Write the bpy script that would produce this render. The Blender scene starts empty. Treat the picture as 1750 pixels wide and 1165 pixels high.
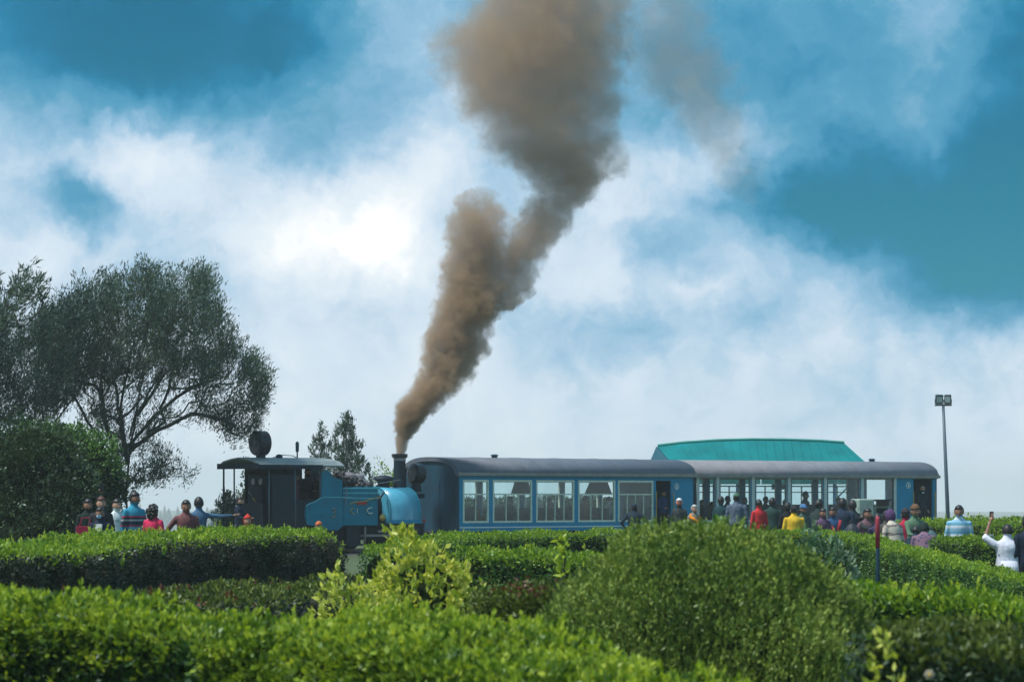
import bpy, bmesh, math, random
import numpy as np
from mathutils import Vector, Matrix
random.seed(7)
RNG = np.random.default_rng(11)
SC = bpy.context.scene
COL = SC.collection
R = math.radians

# ------------------------------------------------------------------ camera
F, CX, HY, EYE = 6000.0, 875.0, 848.0, 1.6       # focal length and horizon in photo pixels, eye height in metres
cam = bpy.data.cameras.new('camera')
cam.sensor_width = 36.0
cam.lens = F / 1750.0 * 36.0
cam.shift_y = (HY - 582.5) / 1750.0
cam.clip_start, cam.clip_end = 0.5, 30000.0
cam.dof.use_dof = True
cam.dof.focus_distance = 88.0
cam.dof.aperture_fstop = 7.0
camo = bpy.data.objects.new('camera', cam)
camo.location = (0, 0, EYE)
camo.rotation_euler = (R(90), 0, 0)
COL.objects.link(camo)
SC.camera = camo

# ------------------------------------------------------------------ view and render settings
SC.view_settings.view_transform = 'Standard'
SC.view_settings.look = 'None'
SC.view_settings.exposure = 1.82
SC.view_settings.gamma = 1.0
SC.render.engine = 'CYCLES'
SC.cycles.volume_step_rate = 0.13
SC.cycles.volume_max_steps = 512
SC.cycles.max_bounces = 8
SC.cycles.transparent_max_bounces = 24
SC.cycles.volume_bounces = 2
SC.cycles.use_denoising = True

# ------------------------------------------------------------------ node helper
class NT:
    def __init__(s, tree):
        s.t = tree; s.n = tree.nodes; s.l = tree.links
    def add(s, typ, ins=None, **props):
        n = s.n.new(typ)
        for k, v in props.items(): setattr(n, k, v)
        for k, v in (ins or {}).items(): s.set(n, k, v)
        return n
    def set(s, n, k, v):
        if isinstance(v, bpy.types.NodeSocket): s.l.new(v, n.inputs[k])
        else: n.inputs[k].default_value = v
    def math(s, op, a, b=None, c=None, clamp=False):
        n = s.n.new('ShaderNodeMath'); n.operation = op; n.use_clamp = clamp
        for i, v in enumerate((a, b, c)):
            if v is not None: s.set(n, i, v)
        return n.outputs[0]
    def vmath(s, op, a, b=None, out=0):
        n = s.n.new('ShaderNodeVectorMath'); n.operation = op
        for i, v in enumerate((a, b)):
            if v is not None: s.set(n, i, v)
        return n.outputs[out]
    def noise(s, vec, scale, detail=2.0, rough=0.5, dist=0.0):
        n = s.n.new('ShaderNodeTexNoise')
        if vec is not None: s.l.new(vec, n.inputs['Vector'])
        n.inputs['Scale'].default_value = scale; n.inputs['Detail'].default_value = detail
        n.inputs['Roughness'].default_value = rough; n.inputs['Distortion'].default_value = dist
        return n
    def ramp(s, fac, stops, interp='LINEAR'):
        n = s.n.new('ShaderNodeValToRGB'); cr = n.color_ramp; cr.interpolation = interp
        while len(cr.elements) < len(stops): cr.elements.new(0.5)
        for e, (p, c) in zip(cr.elements, sorted(stops, key=lambda q: q[0])):
            e.position = p; e.color = (*c, 1) if len(c) == 3 else c
        s.l.new(fac, n.inputs[0]); return n.outputs[0]
    def mix(s, fac, a, b, blend='MIX'):
        n = s.n.new('ShaderNodeMix'); n.data_type = 'RGBA'; n.blend_type = blend
        s.set(n, 0, fac); s.set(n, 6, a); s.set(n, 7, b); return n.outputs[2]

def srgb(r, g, b):
    f = lambda c: (c / 255 / 12.92) if c / 255 <= .04045 else ((c / 255 + .055) / 1.055) ** 2.4
    return (f(r), f(g), f(b))

# ------------------------------------------------------------------ world: daylight sky with cloud layers fixed in the sky's own directions
SUN_EL, SUN_AZ = R(62), R(-112)         # high sun behind the left shoulder, softened by cloud
world = bpy.data.worlds.new('World'); SC.world = world; world.use_nodes = True
W = NT(world.node_tree); W.n.clear()
wo = W.add('ShaderNodeOutputWorld'); bg = W.add('ShaderNodeBackground')
sky = W.add('ShaderNodeTexSky'); sky.sky_type = 'NISHITA'; sky.sun_disc = False
sky.sun_elevation = SUN_EL; sky.sun_rotation = SUN_AZ; sky.altitude = 2000
SKY_STRENGTH = 0.10
tc = W.add('ShaderNodeTexCoord').outputs['Generated']
d0 = W.vmath('NORMALIZE', tc)
wn = W.noise(d0, 14, 4, .55)
wn2 = W.noise(d0, 60, 6, .65)
warp = W.vmath('MULTIPLY', W.vmath('SUBTRACT', wn.outputs['Color'], (.5, .5, .5)), (.034, .034, .034))
warp2 = W.vmath('MULTIPLY', W.vmath('SUBTRACT', wn2.outputs['Color'], (.5, .5, .5)), (.022, .022, .022))
d1 = W.vmath('ADD', W.vmath('ADD', d0, warp), warp2)
sep = W.add('ShaderNodeSeparateXYZ', {0: d0})
base = W.add('ShaderNodeMapRange', {0: sep.outputs[2], 1: 0.0, 2: 0.15, 3: 0.83, 4: 0.50}).outputs[0]
n_big = W.noise(d0, 9, 5, .55).outputs['Fac']
n_fine = W.noise(d1, 36, 8, .66).outputs['Fac']
tot = W.math('ADD', base, W.math('MULTIPLY', W.math('SUBTRACT', n_big, .5), .25))
tot = W.math('ADD', tot, W.math('MULTIPLY', W.math('SUBTRACT', n_fine, .5), .50))
CLOUDS = [  # photo x, y, half width, half height, weight: thick cloud adds, clear gaps subtract
 (340, 50, 330, 165, -.46), (470, 90, 130, 110, -.12), (1180, 120, 260, 170, -.14), (1400, 620, 650, 260, -.10), (1020, 620, 300, 120, -.05), (40, 40, 330, 190, -.30), (1600, 350, 330, 170, -.62), (1730, 440, 200, 130, -.30),
 (1760, 150, 190, 380, -.34), (1360, 345, 230, 90, -.26), (1420, 90, 420, 170, -.16), (120, 345, 100, 70, -.24), (560, 225, 130, 80, -.10),
 (1130, 430, 110, 60, -.22), (590, 400, 200, 110, .44), (650, 460, 120, 90, .16), (260, 275, 150, 85, .22), (420, 300, 200, 130, .06),
 (90, 270, 200, 110, .02), (690, 280, 170, 110, .14), (1080, 310, 120, 100, .16), (1230, 255, 110, 90, .06),
 (1300, 450, 330, 75, .12), (1040, 470, 180, 110, .10), (60, 440, 200, 80, .08), (950, 690, 900, 150, .05), (1020, 570, 300, 90, -.09), (1500, 560, 400, 80, .03)]
for (x, y, rx, ry, w) in CLOUDS:
    v = Vector(((x - CX) / F, 1, (HY - y) / F)).normalized()
    q = W.vmath('MULTIPLY', W.vmath('SUBTRACT', d1, tuple(v)), (F / rx, F / rx, F / ry))
    ln = W.vmath('LENGTH', q, out=1)
    m = W.add('ShaderNodeMapRange', {0: ln, 1: 0.0, 2: 1.25, 3: w, 4: 0.0}, interpolation_type='SMOOTHSTEP').outputs[0]
    tot = W.math('ADD', tot, m)
tot = W.math('MAXIMUM', W.math('MINIMUM', tot, 1.12), 0.02)
cl = lambda r, g, b: tuple(c * 0.325 for c in srgb(r, g, b))
cloudcol = W.ramp(W.math('MULTIPLY', tot, .88), [(0.0, cl(0, 104, 146)), (.20, cl(24, 128, 168)), (.36, cl(78, 150, 184)), (.50, cl(140, 182, 210)),
    (.64, cl(198, 215, 230)), (.80, cl(226, 234, 240)), (.90, cl(252, 252, 251)), (.97, cl(255, 255, 255))])
clear = W.mix(1.0, sky.outputs[0], (.001, .108, .140, 1), 'MULTIPLY')
clear = W.vmath('SCALE', clear); clear.node.inputs['Scale'].default_value = SKY_STRENGTH
cover = W.add('ShaderNodeMapRange', {0: tot, 1: .04, 2: .36, 3: .0, 4: 1.0}, interpolation_type='SMOOTHSTEP').outputs[0]
W.l.new(W.mix(cover, clear, cloudcol), bg.inputs[0]); bg.inputs[1].default_value = 1.0
W.l.new(bg.outputs[0], wo.inputs[0])

sl = bpy.data.lights.new('sun', 'SUN'); sl.energy = 1.5; sl.angle = R(12); sl.color = (1, .95, .87)
so = bpy.data.objects.new('sun', sl); COL.objects.link(so)
sd = Vector((math.sin(SUN_AZ) * math.cos(SUN_EL), math.cos(SUN_AZ) * math.cos(SUN_EL), math.sin(SUN_EL)))
so.rotation_euler = (-sd).to_track_quat('-Z', 'Y').to_euler(); so.location = sd * 50

# ------------------------------------------------------------------ materials
MATS = {}
def mat(name, color, rough=.6, metal=0.0, var=.12, scale=6.0, bump=0.0, bscale=30.0, spec=.4, dirt=None, coat=0.0):
    if name in MATS: return MATS[name]
    m = bpy.data.materials.new(name); m.use_nodes = True; MATS[name] = m
    T = NT(m.node_tree); b = T.n['Principled BSDF']
    co = T.add('ShaderNodeTexCoord').outputs['Object']
    nz = T.noise(co, scale, 4, .6)
    lo = tuple(c * (1 - var) for c in color); hi = tuple(min(1, c * (1 + var)) for c in color)
    c = T.ramp(nz.outputs['Fac'], [(.3, lo), (.7, hi)])
    if dirt:
        nd = T.noise(co, scale * 2.3, 6, .7)
        c = T.mix(T.add('ShaderNodeMapRange', {0: nd.outputs['Fac'], 1: .52, 2: .75, 3: 0, 4: .75}).outputs[0], c, (*dirt, 1))
    T.l.new(c, b.inputs['Base Color'])
    rr = T.add('ShaderNodeMapRange', {0: nz.outputs['Fac'], 1: .3, 2: .7, 3: max(0, rough - .08), 4: min(1, rough + .1)}).outputs[0]
    T.l.new(rr, b.inputs['Roughness'])
    b.inputs['Metallic'].default_value = metal; b.inputs['Specular IOR Level'].default_value = spec; b.inputs['Coat Weight'].default_value = coat
    if bump:
        bn = T.noise(co, bscale, 3, .6)
        bp = T.add('ShaderNodeBump', {'Strength': bump, 'Height': bn.outputs['Fac'], 'Distance': .02})
        T.l.new(bp.outputs[0], b.inputs['Normal'])
    return m

def stripes(name, cols, period, axis=2, rough=.85, wobble=.0, stops=None):
    """printed cloth: bands of colour along one axis of the garment"""
    if name in MATS: return MATS[name]
    m = bpy.data.materials.new(name); m.use_nodes = True; MATS[name] = m
    T = NT(m.node_tree); b = T.n['Principled BSDF']
    co = T.add('ShaderNodeTexCoord').outputs['Object']
    s_ = T.add('ShaderNodeSeparateXYZ', {0: co}).outputs[axis]
    if wobble: s_ = T.math('ADD', s_, T.math('MULTIPLY', T.noise(co, 9, 2).outputs['Fac'], wobble))
    f = T.math('FRACT', T.math('DIVIDE', s_, period))
    st = stops or [(i / len(cols), c) for i, c in enumerate(cols)]
    T.l.new(T.ramp(f, st, 'CONSTANT'), b.inputs['Base Color']); b.inputs['Roughness'].default_value = rough
    return m

def patterned(name, a, c2, scale=18, rough=.85):
    if name in MATS: return MATS[name]
    m = bpy.data.materials.new(name); m.use_nodes = True; MATS[name] = m
    T = NT(m.node_tree); b = T.n['Principled BSDF']
    co = T.add('ShaderNodeTexCoord').outputs['Object']
    v = T.add('ShaderNodeTexVoronoi', {'Vector': co, 'Scale': scale})
    T.l.new(T.ramp(v.outputs['Distance'], [(.25, a), (.42, c2)]), b.inputs['Base Color']); b.inputs['Roughness'].default_value = rough
    return m

def leafmat(name, cols, trans=.35, gloss=.12, rough=.6, patch=.6, pscale=1.3):
    """leaves: each leaf its own tone between the stops, with broad patches of older and younger growth"""
    if name in MATS: return MATS[name]
    m = bpy.data.materials.new(name); m.use_nodes = True; MATS[name] = m
    T = NT(m.node_tree); T.n.clear()
    out = T.add('ShaderNodeOutputMaterial')
    g = T.add('ShaderNodeNewGeometry')
    co = T.add('ShaderNodeTexCoord').outputs['Object']
    nz = T.noise(co, pscale, 3, .6).outputs['Fac']
    pf = T.math('ADD', T.math('MULTIPLY', g.outputs['Random Per Island'], 1 - patch * .5), T.math('MULTIPLY', T.math('SUBTRACT', nz, .5), patch * 2.4))
    pf = T.math('ADD', pf, patch * .25)
    n2 = T.noise(co, pscale * .28, 2, .5).outputs['Fac']
    pf = T.math('ADD', pf, T.math('MULTIPLY', T.math('SUBTRACT', n2, .5), .9))
    c = T.ramp(pf, [(i / max(1, len(cols) - 1), x) for i, x in enumerate(cols)])
    df = T.add('ShaderNodeBsdfDiffuse', {'Color': c}); tr = T.add('ShaderNodeBsdfTranslucent', {'Color': T.mix(1.0, c, (1.15, 1.1, .55, 1), 'MULTIPLY')})
    gl = T.add('ShaderNodeBsdfGlossy', {'Color': (.8, .9, .9, 1), 'Roughness': rough})
    m1 = T.add('ShaderNodeMixShader', {0: trans, 1: df.outputs[0], 2: tr.outputs[0]})
    fr = T.add('ShaderNodeFresnel', {'IOR': 1.4})
    m2 = T.add('ShaderNodeMixShader', {0: T.math('MINIMUM', T.math('MULTIPLY', fr.outputs[0], gloss * 2.2), .07), 1: m1.outputs[0], 2: gl.outputs[0]})
    T.l.new(m2.outputs[0], out.inputs[0]); return m

def glassmat(name, tint=(.85, .93, .92), refl=.9):
    if name in MATS: return MATS[name]
    m = bpy.data.materials.new(name); m.use_nodes = True; MATS[name] = m
    T = NT(m.node_tree); T.n.clear()
    out = T.add('ShaderNodeOutputMaterial'); t = T.add('ShaderNodeBsdfTransparent', {'Color': (*tint, 1)})
    g = T.add('ShaderNodeBsdfGlossy', {'Color': (1, 1, 1, 1), 'Roughness': .03}); fr = T.add('ShaderNodeFresnel', {'IOR': 1.45})
    mx = T.add('ShaderNodeMixShader', {0: T.math('MULTIPLY', fr.outputs[0], refl), 1: t.outputs[0], 2: g.outputs[0]})
    T.l.new(mx.outputs[0], out.inputs[0]); return m

M = dict(
 ground=mat('soil_and_turf', (.05, .075, .025), .95, var=.5, scale=1.5, bump=.5, bscale=12, dirt=(.06, .048, .03)),
 hillmat=mat('valley_green', (.05, .08, .05), .95, var=.3, scale=.01),
 ballast=mat('ballast', (.16, .14, .125), .95, var=.5, scale=14, bump=.8, bscale=40),
 rail=mat('rail_steel', (.16, .12, .10), .45, metal=.7, scale=4, dirt=(.12, .06, .03)),
 sleeper=mat('sleeper_wood', (.07, .05, .04), .9, var=.3),
 loco_blue=mat('loco_blue_paint', (.001, .17, .26), .42, var=.16, scale=3, dirt=(.01, .085, .15), spec=.2),
 tank_sheen_blue=mat('tank_blue_with_sky_sheen', (.06, .30, .44), .30, var=.10, scale=2, coat=.4),  # engine blue made lighter: reflected sky is painted into the base colour
 trim_teal=mat('pale_teal_lining', (.10, .42, .50), .45),
 black=mat('sooty_black', (.005, .018, .032), .6, var=.5, scale=5, dirt=(.03, .035, .035), spec=.25),
 blackgloss=mat('black_enamel', (.010, .014, .02), .3, var=.2, scale=5),
 steel=mat('worn_steel', (.25, .25, .26), .4, metal=.8),
 roof_grey=mat('cab_roof_grey', (.17, .21, .22), .55, var=.2, scale=3, dirt=(.07, .07, .07)),
 coal=mat('coal_and_sacks', (.06, .06, .065), .8, var=.5, scale=9, bump=1, bscale=12),
 sack=mat('grey_sacking', (.16, .16, .18), .9, var=.3, scale=8, bump=.6, bscale=20),
 brass=mat('brass', (.5, .35, .10), .35, metal=.8),
 cream=mat('cream_paint', (.66, .70, .58), .5, var=.1, scale=5, dirt=(.30, .30, .24)),
 red=mat('red_paint', (.40, .03, .03), .5),
 coach_blue=mat('coach_blue_paint', (.001, .23, .40), .42, var=.12, scale=2, dirt=(.002, .16, .31), spec=.2),
 coach_navy=mat('coach_end_navy', (.008, .050, .085), .5, var=.22, scale=2, dirt=(.03, .045, .06)),
 coach_roof=mat('coach_roof_grey', (.095, .115, .15), .6, var=.16, scale=2.5, dirt=(.16, .155, .15)),
 coach_roof2=mat('coach_roof_pale', (.17, .18, .21), .75, var=.16, scale=2.5, dirt=(.22, .2, .19)),
 gutter=mat('gutter_grey', (.25, .24, .22), .6, var=.2),
 white=mat('white_paint', (.6, .66, .66), .5, var=.1, scale=5),
 pillar=mat('pale_pillar', (.50, .55, .52), .5, var=.12),
 under=mat('underframe', (.018, .02, .024), .8),
 seat=mat('seat_vinyl', (.008, .016, .028), .6, var=.25),
 curtain=mat('dark_curtain', (.018, .022, .032), .9, var=.3),
 inner=mat('coach_lining', (.07, .10, .10), .7),
 glass=glassmat('window_glass', (.80, .90, .90), 1.0),
 glass2=glassmat('window_glass_clear', (.90, .96, .96), .10),
 teal_roof=mat('teal_sheet_roof', (.002, .155, .165), .6, var=.18, scale=.9, spec=.1, dirt=(.003, .11, .125)),
 teal_dark=mat('teal_fascia', (.006, .07, .10), .5),
 teal_light=mat('teal_lining', (.03, .26, .22), .5),
 post_blue=mat('post_blue', (.01, .12, .2), .5),
 lamp_grey=mat('lamp_post_paint', (.06, .10, .13), .5),
 lamp_dark=mat('lamp_housing', (.02, .05, .06), .5),
 lampglass=mat('lamp_lens', (.42, .50, .50), .15, var=.05),
 bark=mat('bark', (.035, .04, .042), .95, var=.3, scale=9, bump=.6),
 twig=mat('hedge_twigs', (.022, .020, .014), .95, var=.3, scale=9),
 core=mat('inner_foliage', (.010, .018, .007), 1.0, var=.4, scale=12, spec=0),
)
L = dict(
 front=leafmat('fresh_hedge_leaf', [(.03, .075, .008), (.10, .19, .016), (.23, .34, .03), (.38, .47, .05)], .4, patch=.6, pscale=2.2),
 front_old_shaded=leafmat('old_shaded_hedge_leaf', [(.006, .022, .006), (.016, .05, .010), (.03, .09, .014), (.07, .15, .015)], .25, patch=.5, pscale=2.0),  # old leaves, darkened further: shade of the upright faces put into the colour
 shoot=leafmat('young_shoot_leaf', [(.24, .35, .025), (.36, .47, .035), (.50, .58, .07)], .45, patch=.3, pscale=2),
 yellow=leafmat('yellow_green_leaf', [(.12, .20, .02), (.36, .44, .05), (.56, .60, .11), (.70, .70, .22)], .4, patch=.35, pscale=3),
 mid=leafmat('hedge_leaf', [(.015, .045, .016), (.035, .10, .025), (.08, .18, .03), (.15, .27, .035)], .3, patch=.7, pscale=1.2),
 midtop=leafmat('hedge_top_leaf', [(.09, .18, .02), (.18, .31, .022), (.30, .43, .035)], .4, patch=.4, pscale=1.2),
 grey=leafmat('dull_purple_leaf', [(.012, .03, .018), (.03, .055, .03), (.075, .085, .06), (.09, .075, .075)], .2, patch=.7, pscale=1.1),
 olive=leafmat('olive_leaf', [(.04, .065, .015), (.10, .14, .022), (.17, .22, .035)], .25, patch=.6, pscale=1.6),
 rust=leafmat('rusty_leaf', [(.10, .035, .025), (.17, .055, .04), (.14, .10, .03)], .3),
 junip=leafmat('juniper_spray', [(.06, .105, .024), (.13, .20, .038), (.22, .30, .06), (.30, .38, .09)], .2, gloss=.05, patch=.6, pscale=2.5),
 junip2=leafmat('juniper_young', [(.08, .16, .04), (.14, .26, .06), (.22, .35, .09)], .25, gloss=.05, patch=.6, pscale=2.5),
 pale=leafmat('variegated_leaf', [(.04, .12, .05), (.14, .24, .15), (.38, .44, .36)], .3),
 conif=leafmat('dark_conifer', [(.014, .036, .03), (.025, .058, .045), (.05, .09, .06)], .2, gloss=.06, patch=.5, pscale=.6),
 conif2=leafmat('grey_conifer', [(.03, .065, .052), (.065, .11, .08), (.11, .16, .11)], .25, gloss=.06, patch=.5, pscale=.6),
 bushdk=leafmat('dark_bush_leaf', [(.016, .034, .022), (.035, .068, .034), (.07, .115, .045)], .2, gloss=.08, patch=.6, pscale=.9),
 bushlt=leafmat('bush_leaf', [(.04, .10, .03), (.09, .18, .045), (.15, .27, .06)], .3, gloss=.08, patch=.5, pscale=.9),
 far=leafmat('distant_foliage', [(.03, .06, .04), (.05, .08, .05)], .2),
)

# ------------------------------------------------------------------ mesh helpers
def P(px, py, D):
    return Vector(((px - CX) * D / F, D, EYE - (py - HY) * D / F))
def tag(o, label=None, cat=None, group=None, kind=None):
    if label: o['label'] = label
    if cat: o['category'] = cat
    if group: o['group'] = group
    if kind: o['kind'] = kind
    return o
def empty(name, loc, rz=0.0, label=None, cat=None, group=None):
    o = bpy.data.objects.new(name, None); COL.objects.link(o)
    o.empty_display_size = .2
    o.location = loc; o.rotation_euler = (0, 0, rz)
    return tag(o, label, cat, group)
def link(name, me, parent=None, loc=None):
    o = bpy.data.objects.new(name, me); COL.objects.link(o)
    if parent: o.parent = parent
    if loc is not None: o.location = loc
    return o

class MB:
    """collects closed shapes; build() makes ONE mesh object"""
    def __init__(s): s.v = []; s.f = []; s.m = []
    def add(s, vs, fs, mi=0):
        b = len(s.v); s.v += [tuple(v) for v in vs]; s.f += [tuple(i + b for i in f) for f in fs]; s.m += [mi] * len(fs); return s
    def box(s, a, b, mi=0, rot=None, piv=None):
        (x0, y0, z0), (x1, y1, z1) = a, b
        vs = [Vector(c) for c in ((x0, y0, z0), (x1, y0, z0), (x1, y1, z0), (x0, y1, z0), (x0, y0, z1), (x1, y0, z1), (x1, y1, z1), (x0, y1, z1))]
        if rot is not None:
            c = Vector(piv) if piv is not None else sum(vs, Vector()) / 8
            vs = [rot @ (v - c) + c for v in vs]
        return s.add(vs, [(0, 3, 2, 1), (4, 5, 6, 7), (0, 1, 5, 4), (1, 2, 6, 5), (2, 3, 7, 6), (3, 0, 4, 7)], mi)
    def tube(s, pts, rad, n=8, mi=0, cap=True):
        pts = [Vector(p) for p in pts]
        if not hasattr(rad, '__len__'): rad = [rad] * len(pts)
        vs = []; up = None
        for i, p in enumerate(pts):
            t = (pts[min(i + 1, len(pts) - 1)] - pts[max(i - 1, 0)]).normalized()
            if up is None:
                up = Vector((0, 0, 1)) if abs(t.z) < .9 else Vector((1, 0, 0))
            a = t.cross(up).normalized(); up = a.cross(t).normalized()
            for k in range(n):
                an = 2 * math.pi * k / n
                vs.append(p + (a * math.cos(an) + up * math.sin(an)) * rad[i])
        fs = []
        for i in range(len(pts) - 1):
            for k in range(n):
                fs.append((i * n + k, i * n + (k + 1) % n, (i + 1) * n + (k + 1) % n, (i + 1) * n + k))
        if cap:
            fs.append(tuple(range(n))[::-1]); fs.append(tuple((len(pts) - 1) * n + k for k in range(n)))
        return s.add(vs, fs, mi)
    def ball(s, c, r, n=10, m=7, mi=0, rot=None):
        c = Vector(c); r = r if hasattr(r, '__len__') else (r, r, r)
        vs = [Vector((0, 0, r[2]))]
        for j in range(1, m):
            t = math.pi * j / m
            for k in range(n):
                a = 2 * math.pi * k / n
                vs.append(Vector((r[0] * math.sin(t) * math.cos(a), r[1] * math.sin(t) * math.sin(a), r[2] * math.cos(t))))
        vs.append(Vector((0, 0, -r[2])))
        if rot is not None: vs = [rot @ v for v in vs]
        vs = [v + c for v in vs]
        fs = [(0, 1 + k, 1 + (k + 1) % n) for k in range(n)]
        for j in range(m - 2):
            for k in range(n):
                fs.append((1 + j * n + k, 1 + (j + 1) * n + k, 1 + (j + 1) * n + (k + 1) % n, 1 + j * n + (k + 1) % n))
        b = 1 + (m - 2) * n
        fs += [(len(vs) - 1, b + (k + 1) % n, b + k) for k in range(n)]
        return s.add(vs, fs, mi)
    def lathe(s, prof, axis_o=(0, 0, 0), axis='z', n=20, mi=0):
        o = Vector(axis_o); vs = []
        for (h, r) in prof:
            for k in range(n):
                a = 2 * math.pi * k / n; x, y = r * math.cos(a), r * math.sin(a)
                vs.append(o + (Vector((x, y, h)) if axis == 'z' else Vector((h, x, y)) if axis == 'x' else Vector((x, h, y))))
        fs = []
        for i in range(len(prof) - 1):
            for k in range(n): fs.append((i * n + k, i * n + (k + 1) % n, (i + 1) * n + (k + 1) % n, (i + 1) * n + k))
        fs.append(tuple(range(n))[::-1]); fs.append(tuple((len(prof) - 1) * n + k for k in range(n)))
        return s.add(vs, fs, mi)
    def prism(s, poly, lo, hi, axis='y', mi=0):
        """polygon given in the two other axes, extruded between lo and hi"""
        def mk(a, b, h): return (a, h, b) if axis == 'y' else (h, a, b) if axis == 'x' else (a, b, h)
        n = len(poly)
        vs = [mk(a, b, lo) for a, b in poly] + [mk(a, b, hi) for a, b in poly]
        fs = [tuple(range(n)), tuple(range(n, 2 * n))[::-1]] + [(i, n + i, n + (i + 1) % n, (i + 1) % n) for i in range(n)]
        return s.add(vs, fs, mi)
    def mesh(s, name, mats, smooth=False, bevel=0.0):
        me = bpy.data.meshes.new(name); me.from_pydata(s.v, [], s.f)
        for m in (mats if isinstance(mats, (list, tuple)) else [mats]): me.materials.append(m)
        me.polygons.foreach_set('material_index', s.m)
        bm = bmesh.new(); bm.from_mesh(me); bmesh.ops.recalc_face_normals(bm, faces=bm.faces)
        if bevel: bmesh.ops.bevel(bm, geom=[e for e in bm.edges if e.calc_length() > bevel * 3], offset=bevel, segments=1, affect='EDGES', clamp_overlap=True)
        bm.to_mesh(me); bm.free()
        if smooth: me.shade_smooth()
        me.update(); return me
    def build(s, name, mats, parent=None, smooth=False, bevel=0.0, loc=None):
        return link(name, s.mesh(name, mats, smooth, bevel), parent, loc)

# ------------------------------------------------------------------ foliage helpers (numpy)
def nrm(a): return a / np.maximum(np.linalg.norm(a, axis=1, keepdims=True), 1e-9)
def leaf_arrays(pts, dirs, length, width, fold=.25, lj=.35):
    """one folded four-point leaf at each point, growing along dirs"""
    n = len(pts); d = nrm(dirs)
    side = nrm(np.cross(d, RNG.normal(size=(n, 3)))); up = np.cross(side, d)
    l = (length * (1 + lj * RNG.uniform(-1, 1, n)))[:, None]; w = (width * (1 + lj * RNG.uniform(-1, 1, n)))[:, None]
    mid = pts + d * l * .45 - up * w * fold
    v = np.empty((n, 4, 3)); v[:, 0] = pts; v[:, 1] = mid + side * w * .5 + up * w * fold; v[:, 2] = pts + d * l; v[:, 3] = mid - side * w * .5 + up * w * fold
    return v.reshape(-1, 3)
def quads_object(name, vlist, material, parent=None, kind=None, loc=None):
    """vlist: list of (verts (4n,3), material index)"""
    v = np.concatenate([a for a, _ in vlist]); mi = np.concatenate([np.full(len(a) // 4, i, np.int32) for a, i in vlist])
    me = bpy.data.meshes.new(name); n = len(v) // 4
    me.vertices.add(len(v)); me.vertices.foreach_set('co', v.astype(np.float32).ravel())
    me.loops.add(len(v)); me.loops.foreach_set('vertex_index', np.arange(len(v), dtype=np.int32))
    me.polygons.add(n); me.polygons.foreach_set('loop_start', np.arange(0, len(v), 4, dtype=np.int32))
    me.polygons.foreach_set('material_index', mi)
    for m in (material if isinstance(material, (list, tuple)) else [material]): me.materials.append(m)
    me.update(calc_edges=True)
    o = link(name, me, parent, loc)
    if kind: o['kind'] = kind
    return o
def vnoise(p, s, seed=0):
    """cheap smooth pseudo noise for shaping, -1..1"""
    q = p * s + seed * 7.31
    return (np.sin(q[:, 0] * 1.7 + 1.3 * np.sin(q[:, 1] * 1.1 + q[:, 2])) + np.sin(q[:, 1] * 2.1 + 1.1 * np.sin(q[:, 2] * 1.6 + q[:, 0] * .7)) + np.sin(q[:, 2] * 1.9 + 1.7 * np.sin(q[:, 0] * 1.3 + q[:, 1] * .5))) / 3

def terrain(x, y):
    """ground height: a hill-top garden that falls away beyond the loop to a valley and a far ridge"""
    d = np.hypot(x, y)
    st = lambda a, b, v: (lambda t: t * t * (3 - 2 * t))(np.clip((v - a) / (b - a), 0, 1))
    z = -62 * st(150, 620, d) + 45 * st(900, 2500, d)
    z = z - .55 * st(5.5, 9.0, x) * st(40, 55, y) * (1 - st(90, 110, y))
    return z

# ------------------------------------------------------------------ ground, valley, far ridge
def grid_mesh(xs, ys):
    X, Y = np.meshgrid(xs, ys); Z = terrain(X, Y)
    Z = Z + np.where(np.hypot(X, Y) > 700, 5 * np.sin(X * .004 + 1) * np.sin(Y * .0031) + 2.5 * np.sin(X * .011), 0)
    nx, ny = len(xs), len(ys)
    v = [(float(X[j, i]), float(Y[j, i]), float(Z[j, i])) for j in range(ny) for i in range(nx)]
    f = [(j * nx + i, j * nx + i + 1, (j + 1) * nx + i + 1, (j + 1) * nx + i) for j in range(ny - 1) for i in range(nx - 1)]
    return v, f
xs = np.concatenate([np.linspace(-4400, -220, 24), np.linspace(-200, -30, 12), np.linspace(-28, 28, 57), np.linspace(30, 200, 12), np.linspace(220, 4400, 24)])
ys = np.concatenate([np.linspace(-4400, -60, 16), np.linspace(-50, 0, 8), np.linspace(3, 130, 64), np.linspace(135, 600, 24), np.linspace(640, 4400, 40)])
v, f = grid_mesh(xs, ys)
me = bpy.data.meshes.new('ground'); me.from_pydata(v, [], f); me.materials.append(M['ground']); me.shade_smooth()
tag(link('ground', me), kind='structure')

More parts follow.
